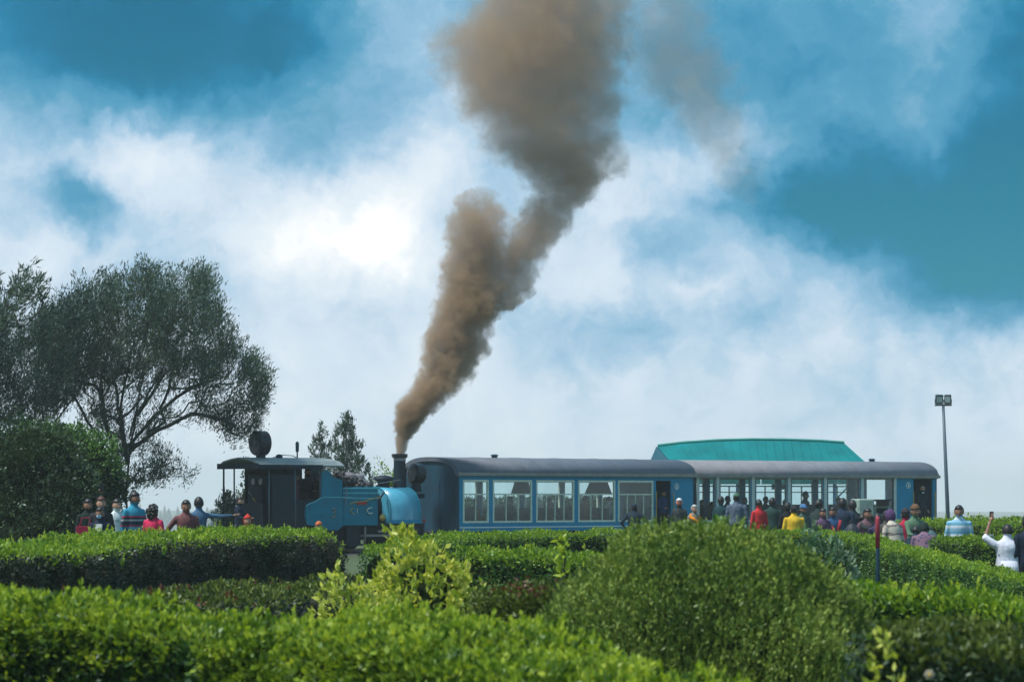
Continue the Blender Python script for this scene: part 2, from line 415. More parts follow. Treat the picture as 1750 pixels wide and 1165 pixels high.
def ridge_forest():
    """rows of far conifers along the ridge"""
    V = []; Fc = []
    def cone(x, y, z, h, r):
        b = len(V); n = 5
        for lv, (zz, rr) in enumerate(((0, r), (h * .45, r * .62), (h * .8, r * .25))):
            for k in range(n): a = 6.283 * k / n + lv; q = rr * random.uniform(.7, 1.25); V.append((x + q * math.cos(a), y + q * math.sin(a), z + zz))
        V.append((x, y, z + h))
        for lv in range(2):
            for k in range(n): Fc.append((b + lv * n + k, b + lv * n + (k + 1) % n, b + (lv + 1) * n + (k + 1) % n, b + (lv + 1) * n + k))
        for k in range(n): Fc.append((b + 2 * n + k, b + 2 * n + (k + 1) % n, b + 3 * n))
    for i in range(260):
        x = random.uniform(-420, -90); y = random.uniform(2150, 2500)
        clump = .5 + .5 * math.sin(x * .013 + 2.2) * math.sin(x * .031)
        if random.random() > clump + .25: continue
        cone(x, y, float(terrain(np.array(x), np.array(y))), random.uniform(5, 11) + 5 * clump, random.uniform(2, 4))
    me = bpy.data.meshes.new('distant_conifers'); me.from_pydata(V, [], Fc); me.materials.append(L['far'])
    tag(link('distant_conifers', me), 'misty line of conifers on the far ridge', 'trees', kind='stuff')
ridge_forest()

# ------------------------------------------------------------------ hedges
def hedge(name, label, path, width, leaf, mats, dens=3000, top_dens=None, sprigs=0, sprig_h=.12, zb=None, group='clipped garden hedges', topshare=.75, round_=.10, bump=.06, ends=True):
    """path: front top edge as (photo x, photo y, distance); mats: (side, top, shoot) leaf materials"""
    pts = np.array([P(*p)[:] for p in path])
    seg = np.linalg.norm(np.diff(pts, axis=0), axis=1); cum = np.concatenate([[0], np.cumsum(seg)]); Ltot = cum[-1]
    tt = np.linspace(0, Ltot, max(12, int(Ltot / .4)))
    # smoothed centre line
    ctrl = np.stack([np.interp(tt, cum, pts[:, k]) for k in range(3)], 1)
    ctrl[:, 2] -= sprig_h * .75 * (1 if sprigs else 0) + .03
    for _ in range(6): ctrl[1:-1] = (ctrl[:-2] + 2 * ctrl[1:-1] + ctrl[2:]) / 4
    tan = np.gradient(ctrl, axis=0); tan[:, 2] = 0; tan = nrm(tan)
    back = np.stack([-tan[:, 1], tan[:, 0], np.zeros(len(tan))], 1)
    back *= np.where(back[:, 1:2] < 0, -1, 1) if np.mean(back[:, 1]) > 0 else -np.where(back[:, 1:2] > 0, -1, 1)
    if np.mean(back[:, 1]) < 0: back = -back
    org = ctrl.mean(0); org[2] = float(terrain(np.array(org[0]), np.array(org[1])))
    root = empty(name, tuple(org), 0, label, 'hedge' if name == 'hedge' else 'plants', group)
    gz = terrain(ctrl[:, 0], ctrl[:, 1])
    H = ctrl[:, 2] - gz
    D_near = ctrl[:, 1].mean() < 20
    # inner twiggy body
    V = []; Fc = []; n = len(ctrl); ins = .07
    for i in range(n):
        g = Vector((0, 0, gz[i] - .02)); c = Vector(ctrl[i]); b = Vector(back[i]); h = H[i]
        c0 = Vector((c.x, c.y, 0))
        for (o, z) in ((ins, 0), (ins, h - ins - round_), (ins + round_, h - ins), (width - ins - round_, h - ins), (width - ins, h - ins - round_), (width - ins, 0)):
            V.append(c0 + b * o + Vector((0, 0, g.z + z)) - Vector(org))
    for i in range(n - 1):
        for k in range(5): Fc.append((i * 6 + k, i * 6 + k + 1, (i + 1) * 6 + k + 1, (i + 1) * 6 + k))
    Fc.append(tuple(range(6))); Fc.append(tuple((n - 1) * 6 + k for k in range(6))[::-1])
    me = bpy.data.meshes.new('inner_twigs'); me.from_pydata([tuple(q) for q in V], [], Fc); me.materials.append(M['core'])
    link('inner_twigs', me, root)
    # surface samples
    def sample(N, part):
        t = RNG.uniform(0, Ltot, N); I = lambda a: np.interp(t, tt, a)
        c = np.stack([I(ctrl[:, k]) for k in range(3)], 1); b = nrm(np.stack([I(back[:, 0]), I(back[:, 1]), np.zeros(N)], 1)); h = I(H); z0 = I(gz)
        q = RNG.uniform(0, 1, N)
        if part == 'front':
            q = 1 - (1 - q) * np.minimum(1, .9 / h) if False else q
            off = np.zeros(N); z = q * h; nor = -b
        elif part == 'back':
            off = np.full(N, width); z = q * h; nor = b.copy()
        else:
            off = q * width; z = h.copy(); nor = np.tile([0, 0, 1.], (N, 1))
        # rounding of the shoulders
        e = np.maximum(0, z - (h - round_)) ; 
        if part != 'top':
            z = z - e * .35; off = off + (1 if part == 'front' else -1) * e * e / round_ * .6
        else:
            ed = np.minimum(off, width - off); z = z - np.maximum(0, round_ - ed) ** 2 / round_ * .7
        p = np.stack([c[:, 0] + b[:, 0] * off, c[:, 1] + b[:, 1] * off, z0 + z], 1)
        nb = vnoise(p, 3.1, 1) * bump + vnoise(p, 9.0, 3) * bump * .55 + vnoise(p, 20.0, 5) * bump * .2
        p = p + nor * (nb - RNG.uniform(0, 1, N) ** 2 * .09)[:, None]
        return p - org, nor
    A_side = Ltot * H.mean(); A_top = Ltot * width
    td = top_dens or dens
    arr = []
    for e_ in (0, -1):
        N = int(width * H[e_] * dens); q1 = RNG.uniform(0, width, N); q2 = RNG.uniform(0, 1, N) * (H[e_] - .03)
        out_ = tan[e_] * (-1 if e_ == 0 else 1)
        p = np.array([ctrl[e_][0], ctrl[e_][1], gz[e_]]) + back[e_] * q1[:, None] + np.array([0, 0, 1.]) * q2[:, None] + out_ * (.02 + .05 * RNG.normal(size=N))[:, None] - org
        arr.append((leaf_arrays(p, out_ * .6 + RNG.normal(size=(N, 3)) * .5 + np.array([0, 0, .4]), leaf, leaf * .58), 0))
    for part, N in (('front', int(A_side * dens)), ('top', int(A_top * td)), ('back', int(A_side * dens * .25))):
        p, nor = sample(N, part)
        d = nor * .55 + RNG.normal(size=(N, 3)) * .55 + np.array([0, 0, .45 if part != 'top' else .5])
        la = leaf_arrays(p, d, leaf, leaf * .58)
        if part == 'top': arr.append((la, 1))
        else:
            hi = (p[:, 2] + org[2] - terrain(p[:, 0] + org[0], p[:, 1] + org[1]))
            hm = np.interp(p[:, 0] * 0 + 0, [0], [0])
            # younger growth towards the clipped top edge; flank leaves kept dark as painted shade
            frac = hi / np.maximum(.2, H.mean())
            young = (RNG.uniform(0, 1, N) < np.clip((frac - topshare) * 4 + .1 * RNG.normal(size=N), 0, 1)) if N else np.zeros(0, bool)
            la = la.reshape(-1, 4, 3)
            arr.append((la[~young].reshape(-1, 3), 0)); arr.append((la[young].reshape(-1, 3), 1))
    quads_object('leaves', [a for a in arr if len(a[0])], [mats[0], mats[1]], root, kind='stuff')
    if sprigs:
        N = int(Ltot * (width + .5) * sprigs)
        p1, n1 = sample(int(N * .65), 'top'); p2, n2 = sample(N - int(N * .65), 'front')
        keep = p2[:, 2] + org[2] > (H.mean() * (.45 if topshare < .7 and D_near else .9))
        p = np.concatenate([p1, p2[keep]]); nn = np.concatenate([n1, n2[keep]])
        quads_object('young_shoots', [(sprig_arrays(p, nn, sprig_h, leaf), 0)], [mats[2]], root, kind='stuff')
    return root
def sprig_arrays(p, nor, h, leaf, k=7, upw=1.0):
    n = len(p); ax = nrm(nor * .35 + np.array([0, 0, upw]) + RNG.normal(size=(n, 3)) * .28); hh = h * RNG.uniform(.45, 1.25, n)
    out = []
    for j in range(k):
        q = p + ax * (hh * (.25 + .75 * j / (k - 1)))[:, None]
        d = ax * (.55 + .5 * j / k) + nrm(RNG.normal(size=(n, 3))) * (.75 - .5 * j / k)
        out.append(leaf_arrays(q, d, leaf * (1.0 - .3 * j / k), leaf * .50))
    return np.concatenate(out)

def dome(name, label, cat, centre_px, D, rx, ry, ztop, leaf, mats, n, expo=.8, bump=.12, group=None, sprigs=0, sprig_h=.1, zbot=0.0, updir=.5, wl=.5, crowns=None):
    """free-growing rounded shrub: leaves through a shell round a twiggy core"""
    c = P(centre_px, HY, D); z0 = float(terrain(np.array(c.x), np.array(D))); org = np.array([c.x, D, z0]); h = ztop - z0
    h -= (sprig_h * .7 if sprigs else 0) + .03
    root = empty(name, tuple(org), 0, label, cat, group)
    def surf(N, shrink=1.0, low=0.0):
        d = nrm(RNG.normal(size=(N, 3))); d[:, 2] = np.abs(d[:, 2])
        s = np.sign(d) * np.abs(d) ** expo; s /= np.maximum(np.linalg.norm(s, axis=1, keepdims=True), 1e-6)
        s = s if expo == 1 else d * .5 + s * .5
        k = 1 + bump * vnoise(d, 3.2, 5) + bump * .7 * vnoise(d, 7.5, 9)
        p = s * k[:, None] * np.array([rx, ry, h]) * shrink
        return p, nrm(d / np.array([rx, ry, h]))
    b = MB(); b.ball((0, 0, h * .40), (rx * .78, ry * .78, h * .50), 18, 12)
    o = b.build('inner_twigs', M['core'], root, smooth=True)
    p, nr = surf(n); p *= (1 - RNG.uniform(0, 1, n) ** 2 * .25)[:, None]
    d = nr * .6 + RNG.normal(size=(n, 3)) * .5 + np.array([0, 0, updir])
    la = leaf_arrays(p, d, leaf, leaf * wl)
    top = RNG.uniform(0, 1, n) < np.clip((p[:, 2] / h - .45) * 2.2, 0.05, .95)
    la = la.reshape(-1, 4, 3)
    quads_object('leaves', [(la[~top].reshape(-1, 3), 0), (la[top].reshape(-1, 3), 1)], [mats[0], mats[1]], root, kind='stuff')
    if sprigs:
        p, nr = surf(sprigs)
        quads_object('young_shoots', [(sprig_arrays(p, nr, sprig_h, leaf), 0)], [mats[2]], root, kind='stuff')
    return root

HM = (L['mid'], L['midtop'], L['shoot'])
hedge('hedge', 'bright leafy hedge in the near left corner, ending at a dark notch', [(-160, 1018, 19.2), (0, 1020, 19), (150, 1026, 18.8), (240, 1036, 18.6), (288, 1070, 18.4)], 1.1, .043, (L['front_old_shaded'], L['front'], L['shoot']), 7200, 5000, sprigs=170, sprig_h=.06, topshare=.66, bump=.08)
hedge('hedge', 'nearest bright green hedge, long and sloping down below the round conical shrub', [(338, 1062, 18.2), (362, 1044, 18.1), (420, 1038, 18.0), (560, 1048, 17.5), (700, 1070, 16.8), (820, 1112, 16.2), (960, 1160, 15.6), (1100, 1212, 15.2), (1300, 1285, 14.8)], 1.1, .043, (L['front_old_shaded'], L['front'], L['shoot']), 7600, 5200, sprigs=180, sprig_h=.06, topshare=.60, bump=.08)
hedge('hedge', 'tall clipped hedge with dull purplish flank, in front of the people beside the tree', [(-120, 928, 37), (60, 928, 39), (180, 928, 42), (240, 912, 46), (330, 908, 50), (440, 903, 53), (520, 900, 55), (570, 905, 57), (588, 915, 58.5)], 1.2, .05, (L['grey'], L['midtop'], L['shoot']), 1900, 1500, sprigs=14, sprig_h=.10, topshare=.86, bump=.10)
hedge('hedge', 'long far hedge curving along the foot of both coaches and down to the lower right', [(690, 930, 46), (735, 917, 50), (800, 908, 56), (950, 903, 60), (1130, 900, 61), (1290, 900, 61), (1400, 903, 60), (1455, 912, 58), (1500, 925, 56), (1560, 940, 53), (1620, 955, 50), (1700, 973, 47), (1820, 994, 44)], .55, .045, HM, 1500, 1500, sprigs=12, sprig_h=.06, topshare=.93)
hedge('hedge', 'middle hedge just behind the yellow-green bush, one row below the coach hedge', [(770, 927, 40), (840, 930, 39.5), (940, 936, 39), (1040, 945, 38), (1120, 955, 37)], .6, .045, HM, 2200, 2000, sprigs=20, sprig_h=.07, topshare=.80)
hedge('hedge', 'dark-sided low hedge with a few rust-red leaves, right behind the yellow-green bush', [(800, 985, 23.5), (860, 986, 23), (930, 990, 22.5), (1010, 998, 22)], .8, .045, (L['olive'], L['olive'], L['shoot']), 3200, 2800, sprigs=10, sprig_h=.06, topshare=.9, bump=.04)
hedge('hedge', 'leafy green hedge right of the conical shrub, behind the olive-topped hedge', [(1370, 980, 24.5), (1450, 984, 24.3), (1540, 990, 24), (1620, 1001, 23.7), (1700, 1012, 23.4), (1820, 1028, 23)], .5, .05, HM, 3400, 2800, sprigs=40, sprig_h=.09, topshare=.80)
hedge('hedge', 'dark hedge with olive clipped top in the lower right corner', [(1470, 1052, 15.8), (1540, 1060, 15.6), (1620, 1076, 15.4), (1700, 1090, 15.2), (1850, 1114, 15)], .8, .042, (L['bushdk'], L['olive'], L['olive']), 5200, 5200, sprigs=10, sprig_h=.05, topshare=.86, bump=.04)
hedge('hedge', 'small clipped hedge below the man in the striped polo shirt', [(1588, 914, 62), (1640, 913, 61), (1690, 916, 60)], 1.6, .05, HM, 1500, 1400, sprigs=8, sprig_h=.06, topshare=.8)
hedge('hedge', 'farthest hedge on the skyline behind the lamp post', [(1500, 886, 96), (1640, 882, 94), (1700, 884, 92), (1840, 885, 90)], 1.6, .08, HM, 500, 500, sprigs=8, sprig_h=.16, topshare=.4, bump=.12)
hedge('hedge', 'tall hedge on the far side of the train, seen through the coach windows', [(740, 848, 128), (900, 844, 128), (1100, 846, 128), (1230, 866, 129), (1420, 874, 131), (1600, 878, 133)], 1.5, .09, (L['bushdk'], L['bushdk'], L['mid']), 600, 420, sprigs=6, sprig_h=.2, topshare=.8, bump=.14)

hedge('low_planting', 'low dark planting in the gap below the locomotive wheels', [(578, 972, 50), (630, 966, 49), (705, 960, 48)], 1.6, .06, (L['grey'], L['olive'], L['mid']), 1100, 1100, sprigs=6, sprig_h=.1, topshare=.8, bump=.12, group='low planting between the hedges')
hedge('low_planting', 'low brownish planting along the foot of the purplish hedge', [(330, 1016, 33), (450, 1008, 36), (560, 1000, 39), (640, 990, 42)], 1.5, .06, (L['grey'], L['olive'], L['rust']), 1200, 1200, sprigs=5, sprig_h=.08, topshare=.8, bump=.12, group='low planting between the hedges')
# yellow-green bush: two crowns
dome('broadleaf_bush', 'yellow-green large-leaved bush below the front of the locomotive', 'bush', 722, 29, .50, .6, 1.24, .075, (L['yellow'], L['yellow'], L['yellow']), 2600, bump=.17, sprigs=420, sprig_h=.07, expo=1, wl=.45)
dome('broadleaf_bush', 'smaller yellow-green bush leaning out beside the larger one', 'bush', 600, 28, .40, .45, .93, .07, (L['yellow'], L['yellow'], L['yellow']), 1500, bump=.2, sprigs=240, sprig_h=.07, expo=1, wl=.45)
dome('conical_shrub', 'big rounded feathery juniper-like shrub in the middle of the hedges', 'shrub', 1212, 21.3, 1.16, 1.2, 1.44, .034, (L['junip'], L['junip2'], L['junip']), 120000, expo=1.0, bump=.045, sprigs=8000, sprig_h=.11, updir=.9, wl=.26)
dome('variegated_bush', 'pale variegated bush beside the conical shrub and the coach hedge', 'bush', 1408, 40, .45, .5, 1.19, .07, (L['pale'], L['pale'], L['pale']), 3600, bump=.15, sprigs=120, sprig_h=.1, expo=1)
dome('yellowish_bush', 'small yellowish bush at the end of the dark corner hedge', 'bush', 1520, 14.6, .13, .2, 1.02, .045, (L['yellow'], L['yellow'], L['yellow']), 420, bump=.2, sprigs=30, sprig_h=.07, expo=1)

def tall_sprig(px, ybase, ytop, D, label, lm='shoot', n=70, lf=.09):
    b = P(px, ybase, D); h = (ybase - ytop) * D / F
    root = empty('garden_seedling', tuple(b), 0, label, 'plant', 'tall shoots standing out of the hedges')
    pts = [(0, 0, -.25), (.02, 0, h * .5), (-.01, 0, h)]
    MB().tube(pts, [.012, .009, .004], 5).build('stem', M['twig'], root)
    t = RNG.uniform(.1, 1, n); p = np.stack([RNG.normal(0, .02, n), RNG.normal(0, .02, n), t * h], 1)
    quads_object('leaves', [(leaf_arrays(p, RNG.normal(size=(n, 3)) + np.array([0, 0, .8])  , lf, lf * .4), 0)], [L[lm]], root, kind='stuff')
tall_sprig(962, 990, 915, 33, 'tall pale shoot standing out of the middle hedge rows')
tall_sprig(1228, 905, 888, 22, 'thin shoot at the tip of the conical shrub', 'junip2', 60, .05)

# rust leaves on the dark hedge
p0 = P(905, 1003, 22.6)
n = 60; p = np.stack([RNG.normal(0, .13, n), RNG.uniform(-.06, .02, n), RNG.normal(0, .028, n)], 1)
ro = empty('rusty_twigs', tuple(p0), 0, 'patch of rust-red leaves along the edge of the dark low hedge', 'twigs')
quads_object('leaves', [(leaf_arrays(p, RNG.normal(size=(n, 3)) + np.array([0, -.5, .4]), .04, .022), 0)], [L['rust']], ro, kind='stuff')
fl = MB(); pf = P(1588, 1152, 13.2)
for k in range(6):
    a = k * 1.047; fl.ball((.012 * math.cos(a), -.01, .012 * math.sin(a)), (.009, .005, .008), 6, 5)
fl.ball((0, -.02, 0), .008, 6, 5, 1)
tag(fl.build('flower', [mat('cream_petal', (.32, .30, .22), .7), M['brass']], loc=pf, smooth=True), 'small cream flower on the dark corner hedge', 'flower')

# ------------------------------------------------------------------ trees grown towards their crown
def grow_tree(name, label, stems, attract, mats, tuft=(.22, .035, 26), rbase=.10, group=None, lean=(.15, 0, .9), cat='tree', droop=0.0, spread=.16, minr=.008, bark=None, gap=9.0):
    """stems: polylines of world points (trunks); attract: (n,3) crown points. Each crown point is joined to the nearest wood, which thickens towards the ground."""
    nodes = []; par = []
    def addn(p, q): nodes.append(np.array(p, float)); par.append(q); return len(nodes) - 1
    for st in stems:
        last = -1
        st = [np.array(s, float) for s in st]
        for i in range(len(st)):
            if i == 0:
                last = addn(st[0], -1); continue
            n = max(1, int(np.linalg.norm(st[i] - st[i - 1]) / .3))
            for k in range(1, n + 1):
                p = st[i - 1] + (st[i] - st[i - 1]) * k / n
                p = p + np.array([RNG.normal(0, .02), RNG.normal(0, .02), 0]); last = addn(p, last)
    base = nodes[0]
    order = np.argsort(np.linalg.norm(attract - base, axis=1) + RNG.uniform(0, .3, len(attract)))
    arr = np.array(nodes); tips = []
    for i in order:
        a = attract[i]
        d = a - arr; dist = np.linalg.norm(d, axis=1)
        cost = dist + np.where(d[:, 2] < 0, -d[:, 2] * .8, 0) - .0 * dist + np.where(d[:, 0] < 0, -d[:, 0] * .25, 0)
        j = int(np.argmin(cost)); L_ = dist[j]
        if L_ > gap and a[2] < base[2] + 4: continue      # no long bare links low down
        nseg = max(1, min(5, int(L_ / .25)))
        prev = j; p0 = arr[j]
        mid = (p0 + a) / 2 + np.array([0, 0, -.10 * L_]) + RNG.normal(0, .05 * L_, 3)
        new = []
        for k in range(1, nseg + 1):
            t = k / nseg; p = (1 - t) ** 2 * p0 + 2 * t * (1 - t) * mid + t * t * a
            prev = addn(p, prev); new.append(p)
        arr = np.vstack([arr, np.array(new)])
        tips.append((a, a - (new[-2] if len(new) > 1 else p0)))
    N = len(nodes); w = np.zeros(N); kids = [0] * N
    for i in range(N - 1, -1, -1):
        if w[i] == 0: w[i] = 1
        if par[i] >= 0: w[par[i]] += w[i]
    w = w ** .5; rad = np.maximum(minr, rbase * w / w.max())
    root = empty(name, tuple(base), 0, label, cat, group)
    V = []; Fc = []; ns = 5
    for i in range(N):
        q = par[i]
        if q < 0: continue
        p1 = Vector(nodes[q]) - Vector(base); p2 = Vector(nodes[i]) - Vector(base); t = (p2 - p1)
        if t.length < 1e-5: continue
        t.normalize(); u = t.cross(Vector((0, 0, 1)) if abs(t.z) < .95 else Vector((1, 0, 0))).normalized(); v2 = t.cross(u)
        r1 = min(rad[q], rad[i] * 1.6); r2 = rad[i]; b = len(V)
        for (p, r) in ((p1 - t * r1 * .4, r1), (p2, r2)):
            for k in range(ns):
                an = 6.2832 * k / ns; V.append(tuple(p + (u * math.cos(an) + v2 * math.sin(an)) * r))
        for k in range(ns): Fc.append((b + k, b + (k + 1) % ns, b + ns + (k + 1) % ns, b + ns + k))
    me = bpy.data.meshes.new('trunk'); me.from_pydata(V, [], Fc); me.materials.append(bark or M['bark']); me.shade_smooth()
    link('trunk', me, root)
    tl, tw, tn = tuft
    T = np.array([t[0] for t in tips]) - base; Dd = nrm(np.array([t[1] for t in tips]))
    rep = tn
    T2 = np.repeat(T, rep, 0); D2 = np.repeat(Dd, rep, 0); n = len(T2)
    axis = nrm(D2 * .7 + np.array(lean))
    back = RNG.uniform(-1.2, .8, n)[:, None]
    p = T2 + axis * back * spread + RNG.normal(0, spread * .22, (n, 3)) * (1.3 - .5 * back)
    d = axis + RNG.normal(0, .36, (n, 3)) + np.array([0, 0, -droop])
    la = leaf_arrays(p, d, tl, tw, fold=.1)
    quads_object('crown', [(la, 0)], [mats], root, kind='stuff')
    return root

def in_poly(px, py, poly):
    inside = np.zeros(len(px), bool); n = len(poly); j = n - 1
    for i in range(n):
        xi, yi = poly[i]; xj, yj = poly[j]
        cond = ((yi > py) != (yj > py)) & (px < (xj - xi) * (py - yi) / (yj - yi + 1e-9) + xi)
        inside ^= cond; j = i
    return inside
def crown_points(poly, D, depth, n, seed=0, clump=.0):
    """points spread through a crown whose silhouette from the garden is the polygon, depth metres thick"""
    a = np.array(poly); lo, hi = a.min(0), a.max(0); out = np.zeros((0, 3)); cx, cy = (lo + hi) / 2
    while len(out) < n:
        px = RNG.uniform(lo[0], hi[0], n * 3); py = RNG.uniform(lo[1], hi[1], n * 3)
        k = in_poly(px, py, poly); px, py = px[k], py[k]
        e = np.sqrt(np.clip(1 - ((px - cx) / (hi[0] - lo[0]) * 1.9) ** 2, .1, 1))
        yy = RNG.uniform(-1, 1, len(px)) * depth * e
        p = np.stack([(px - CX) * D / F, D + yy, EYE - (py - HY) * D / F], 1)
        if clump: p = p[vnoise(p, 2.6, seed) + RNG.uniform(-.6, .6, len(p)) > -clump]
        out = np.vstack([out, p])
    return out[:n]
def Q(px, py, D): return tuple(P(px, py, D))

# big windswept tree
RNG = np.random.default_rng(23)
D1 = 95
cr = np.vstack([crown_points([(60, 560), (95, 525), (130, 488), (160, 478), (205, 474), (250, 452), (300, 466), (358, 464), (368, 500), (385, 540), (412, 590), (440, 612), (462, 650), (452, 700), (425, 705), (395, 668), (340, 640), (280, 625), (215, 640), (150, 650), (80, 640)], D1, 2.2, 1500, 1, .10),
                crown_points([(100, 640), (330, 630), (420, 700), (380, 722), (300, 715), (220, 770), (150, 740)], D1, 1.8, 240, 2, .1),
                crown_points([(350, 695), (440, 700), (452, 745), (410, 748), (370, 728)], D1, .8, 60, 7, .1),
                crown_points([(190, 760), (262, 755), (300, 785), (345, 812), (300, 822), (250, 832), (195, 825)], D1, .8, 90, 3, .1)])
grow_tree('windswept_tree', 'tall windswept conifer with bare fanning limbs above the locomotive cab', 
    [[Q(218, 960, D1), Q(216, 850, D1), Q(222, 760, D1), Q(235, 710, D1 - .3), Q(262, 655, D1 - .5), Q(300, 590, D1 - .5), Q(330, 520, D1)],
     [Q(212, 850, D1 + .1), Q(200, 780, D1 + .1), Q(178, 715, D1 + .5), Q(172, 650, D1 + .6), Q(190, 560, D1 + .6)],
     [Q(222, 760, D1), Q(262, 712, D1 + .4), Q(300, 680, D1 + .5), Q(345, 655, D1 + .4), Q(400, 640, D1 + .2)],
     [Q(222, 745, D1), Q(238, 680, D1 + .5), Q(252, 610, D1 + .8), Q(250, 530, D1 + .8)],
     [Q(205, 790, D1), Q(150, 720, D1 - .4), Q(120, 660, D1 - .6), Q(110, 590, D1 - .6)],
     [Q(218, 790, D1), Q(205, 700, D1 - .6), Q(218, 630, D1 - .8), Q(235, 560, D1 - .8)],
     [Q(235, 710, D1), Q(280, 640, D1 - 1.0), Q(330, 600, D1 - 1.2), Q(375, 560, D1 - 1.2)],
     [Q(214, 835, D1), Q(240, 800, D1 - .3), Q(285, 795, D1 - .4), Q(335, 812, D1 - .4)],
     [Q(222, 770, D1), Q(270, 735, D1 - .6), Q(330, 706, D1 - .8), Q(380, 715, D1 - .8), Q(425, 738, D1 - .8)]],
    cr, L['conif2'], tuft=(.12, .024, 40), rbase=.085, lean=(.32, 0, .95), spread=.30, minr=.006, gap=.75)
D2 = 93
cr = np.vstack([crown_points([(-60, 560), (0, 548), (50, 560), (95, 520), (140, 500), (165, 540), (150, 640), (110, 690), (60, 720), (-60, 720)], D2, 2.2, 900, 4, .15)])
grow_tree('windswept_tree', 'dark dense conifer behind the broad bush at the left edge',
    [[Q(60, 960, D2), Q(75, 820, D2), Q(80, 720, D2), Q(88, 640, D2), Q(95, 560, D2)], [Q(75, 800, D2), Q(35, 700, D2), Q(15, 620, D2)], [Q(80, 740, D2), Q(125, 680, D2), Q(135, 600, D2)]],
    cr, L['conif'], tuft=(.12, .024, 40), rbase=.07, lean=(.25, 0, .9), spread=.30, minr=.006)
D3 = 84
cr = np.vstack([crown_points([(-60, 470), (0, 462), (25, 455), (48, 436), (56, 445), (50, 480), (82, 455), (84, 470), (70, 520), (40, 560), (0, 570), (-60, 570)], D3, 1.3, 190, 6, .1)])
grow_tree('slender_tree', 'light loose-branched tree cut by the left edge, above the dark conifer',
    [[Q(-40, 960, D3), Q(-35, 760, D3), Q(-20, 600, D3), Q(10, 500, D3)]], cr, L['conif2'], tuft=(.15, .028, 18), rbase=.06, lean=(.5, 0, .6), spread=.14, minr=.005)

def small_conifer(name, label, px, ytop, ybot, wpx, D, n, mat_, tuft=(.13, .03, 22)):
    h = (ybot - ytop); A = []
    for i in range(n):
        t = RNG.uniform(0, 1) ** .6; r = wpx / 2 * (t ** .65) * RNG.uniform(.2, 1.15); an = RNG.uniform(0, 6.283)
        lobes = 1 + .18 * math.sin(an * 3 + t * 9)
        A.append((((px - CX) + r * math.cos(an) * lobes) * D / F, D + r * math.sin(an) * D / F, EYE - (ytop + 8 + t * (h - 8) - HY) * D / F))
    return grow_tree(name, label, [[Q(px, 968, D), Q(px, (ytop + ybot) / 2, D), Q(px, ytop + 4, D)]], np.array(A), mat_, tuft=tuft, rbase=.05, lean=(0, 0, .8), spread=.12, minr=.005)
small_conifer('young_conifer', 'young conifer rising just behind the locomotive bunker', 592, 697, 850, 100, 118, 330, L['conif2'])
small_conifer('young_conifer', 'shorter twiggy conifer behind the cab roof of the locomotive', 548, 715, 850, 60, 117, 150, L['conif2'])
small_conifer('young_conifer', 'small conifer between the pointing man and the locomotive', 388, 832, 920, 62, 100, 150, L['conif'])
dome('garden_bush', 'light green bush top showing behind the chimney side of the locomotive', 'bush', 668, 120, 1.0, .9, 2.5, .10, (L['bushlt'], L['midtop'], L['shoot']), 3500, expo=1, bump=.2)
dome('garden_bush', 'dark bush behind the open rear of the locomotive cab', 'bush', 440, 104, .75, .8, 2.35, .10, (L['bushdk'], L['bushdk'], L['mid']), 3500, expo=1, bump=.2)

# broad dark bushes at the left
def big_bush(name, label, lobes, D, mats, leaf=.09, n=9000):
    c = P(lobes[0][0], 975, D); root = empty(name, tuple(c), 0, label, 'bush')
    core = MB(); out = [[], []]; tot = sum(r * r2 for _, _, r, r2, _, _ in lobes)
    tr = MB()
    for (px, py, r, r2, dy, mi) in lobes:
        o = P(px, py, D + dy) - c; rx, rz = r * D / F, r2 * D / F
        core.ball(tuple(o), (rx * .78, rx * .7, rz * .8), 12, 9)
        m = int(n * r * r2 / tot); d = nrm(RNG.normal(size=(m, 3)))
        k = 1 + .20 * vnoise(d, 4.5, px) + .16 * vnoise(d, 11, py)
        p = d * k[:, None] * np.array([rx, rx * .9, rz]) * (1 - RNG.uniform(0, 1, m) ** 2 * .25 + np.abs(RNG.normal(0, .07, m)) * (vnoise(d, 16, py + 3) > .05))[:, None] + np.array(o)
        out[mi].append(leaf_arrays(p, d * .5 + RNG.normal(size=(m, 3)) * .6 + np.array([0, 0, .45]), leaf, leaf * .42))
    for k in range(3): tr.tube([(0 + k * .25 - .2, 0, 0), (k * .5 - .4, 0, .9)], [.06, .04], 7)
    core.build('inner_twigs', M['core'], root, smooth=True); tr.build('trunk', M['bark'], root, smooth=True)
    quads_object('leaves', [(np.concatenate(o), i) for i, o in enumerate(out) if o], mats, root, kind='stuff')
big_bush('broad_bush', 'broad dark evergreen bush under the conifers at the left edge', [(20, 880, 95, 75, 0, 0), (-40, 800, 80, 80, .4, 0), (60, 800, 85, 85, .1, 0), (110, 860, 70, 70, -.2, 0), (95, 900, 70, 50, -.4, 0), (30, 945, 100, 50, -.4, 0)], 68, [L['bushdk'], L['bushlt']], n=26000)
big_bush('broad_bush', 'lighter green bush mound between the dark bush and the waving group', [(150, 800, 55, 62, .3, 1), (110, 768, 50, 42, .5, 1), (175, 835, 42, 45, .2, 0), (158, 880, 42, 50, .4, 0), (60, 760, 50, 38, .7, 1), (180, 940, 38, 40, .5, 0)], 70, [L['bushdk'], L['bushlt']], n=16000)

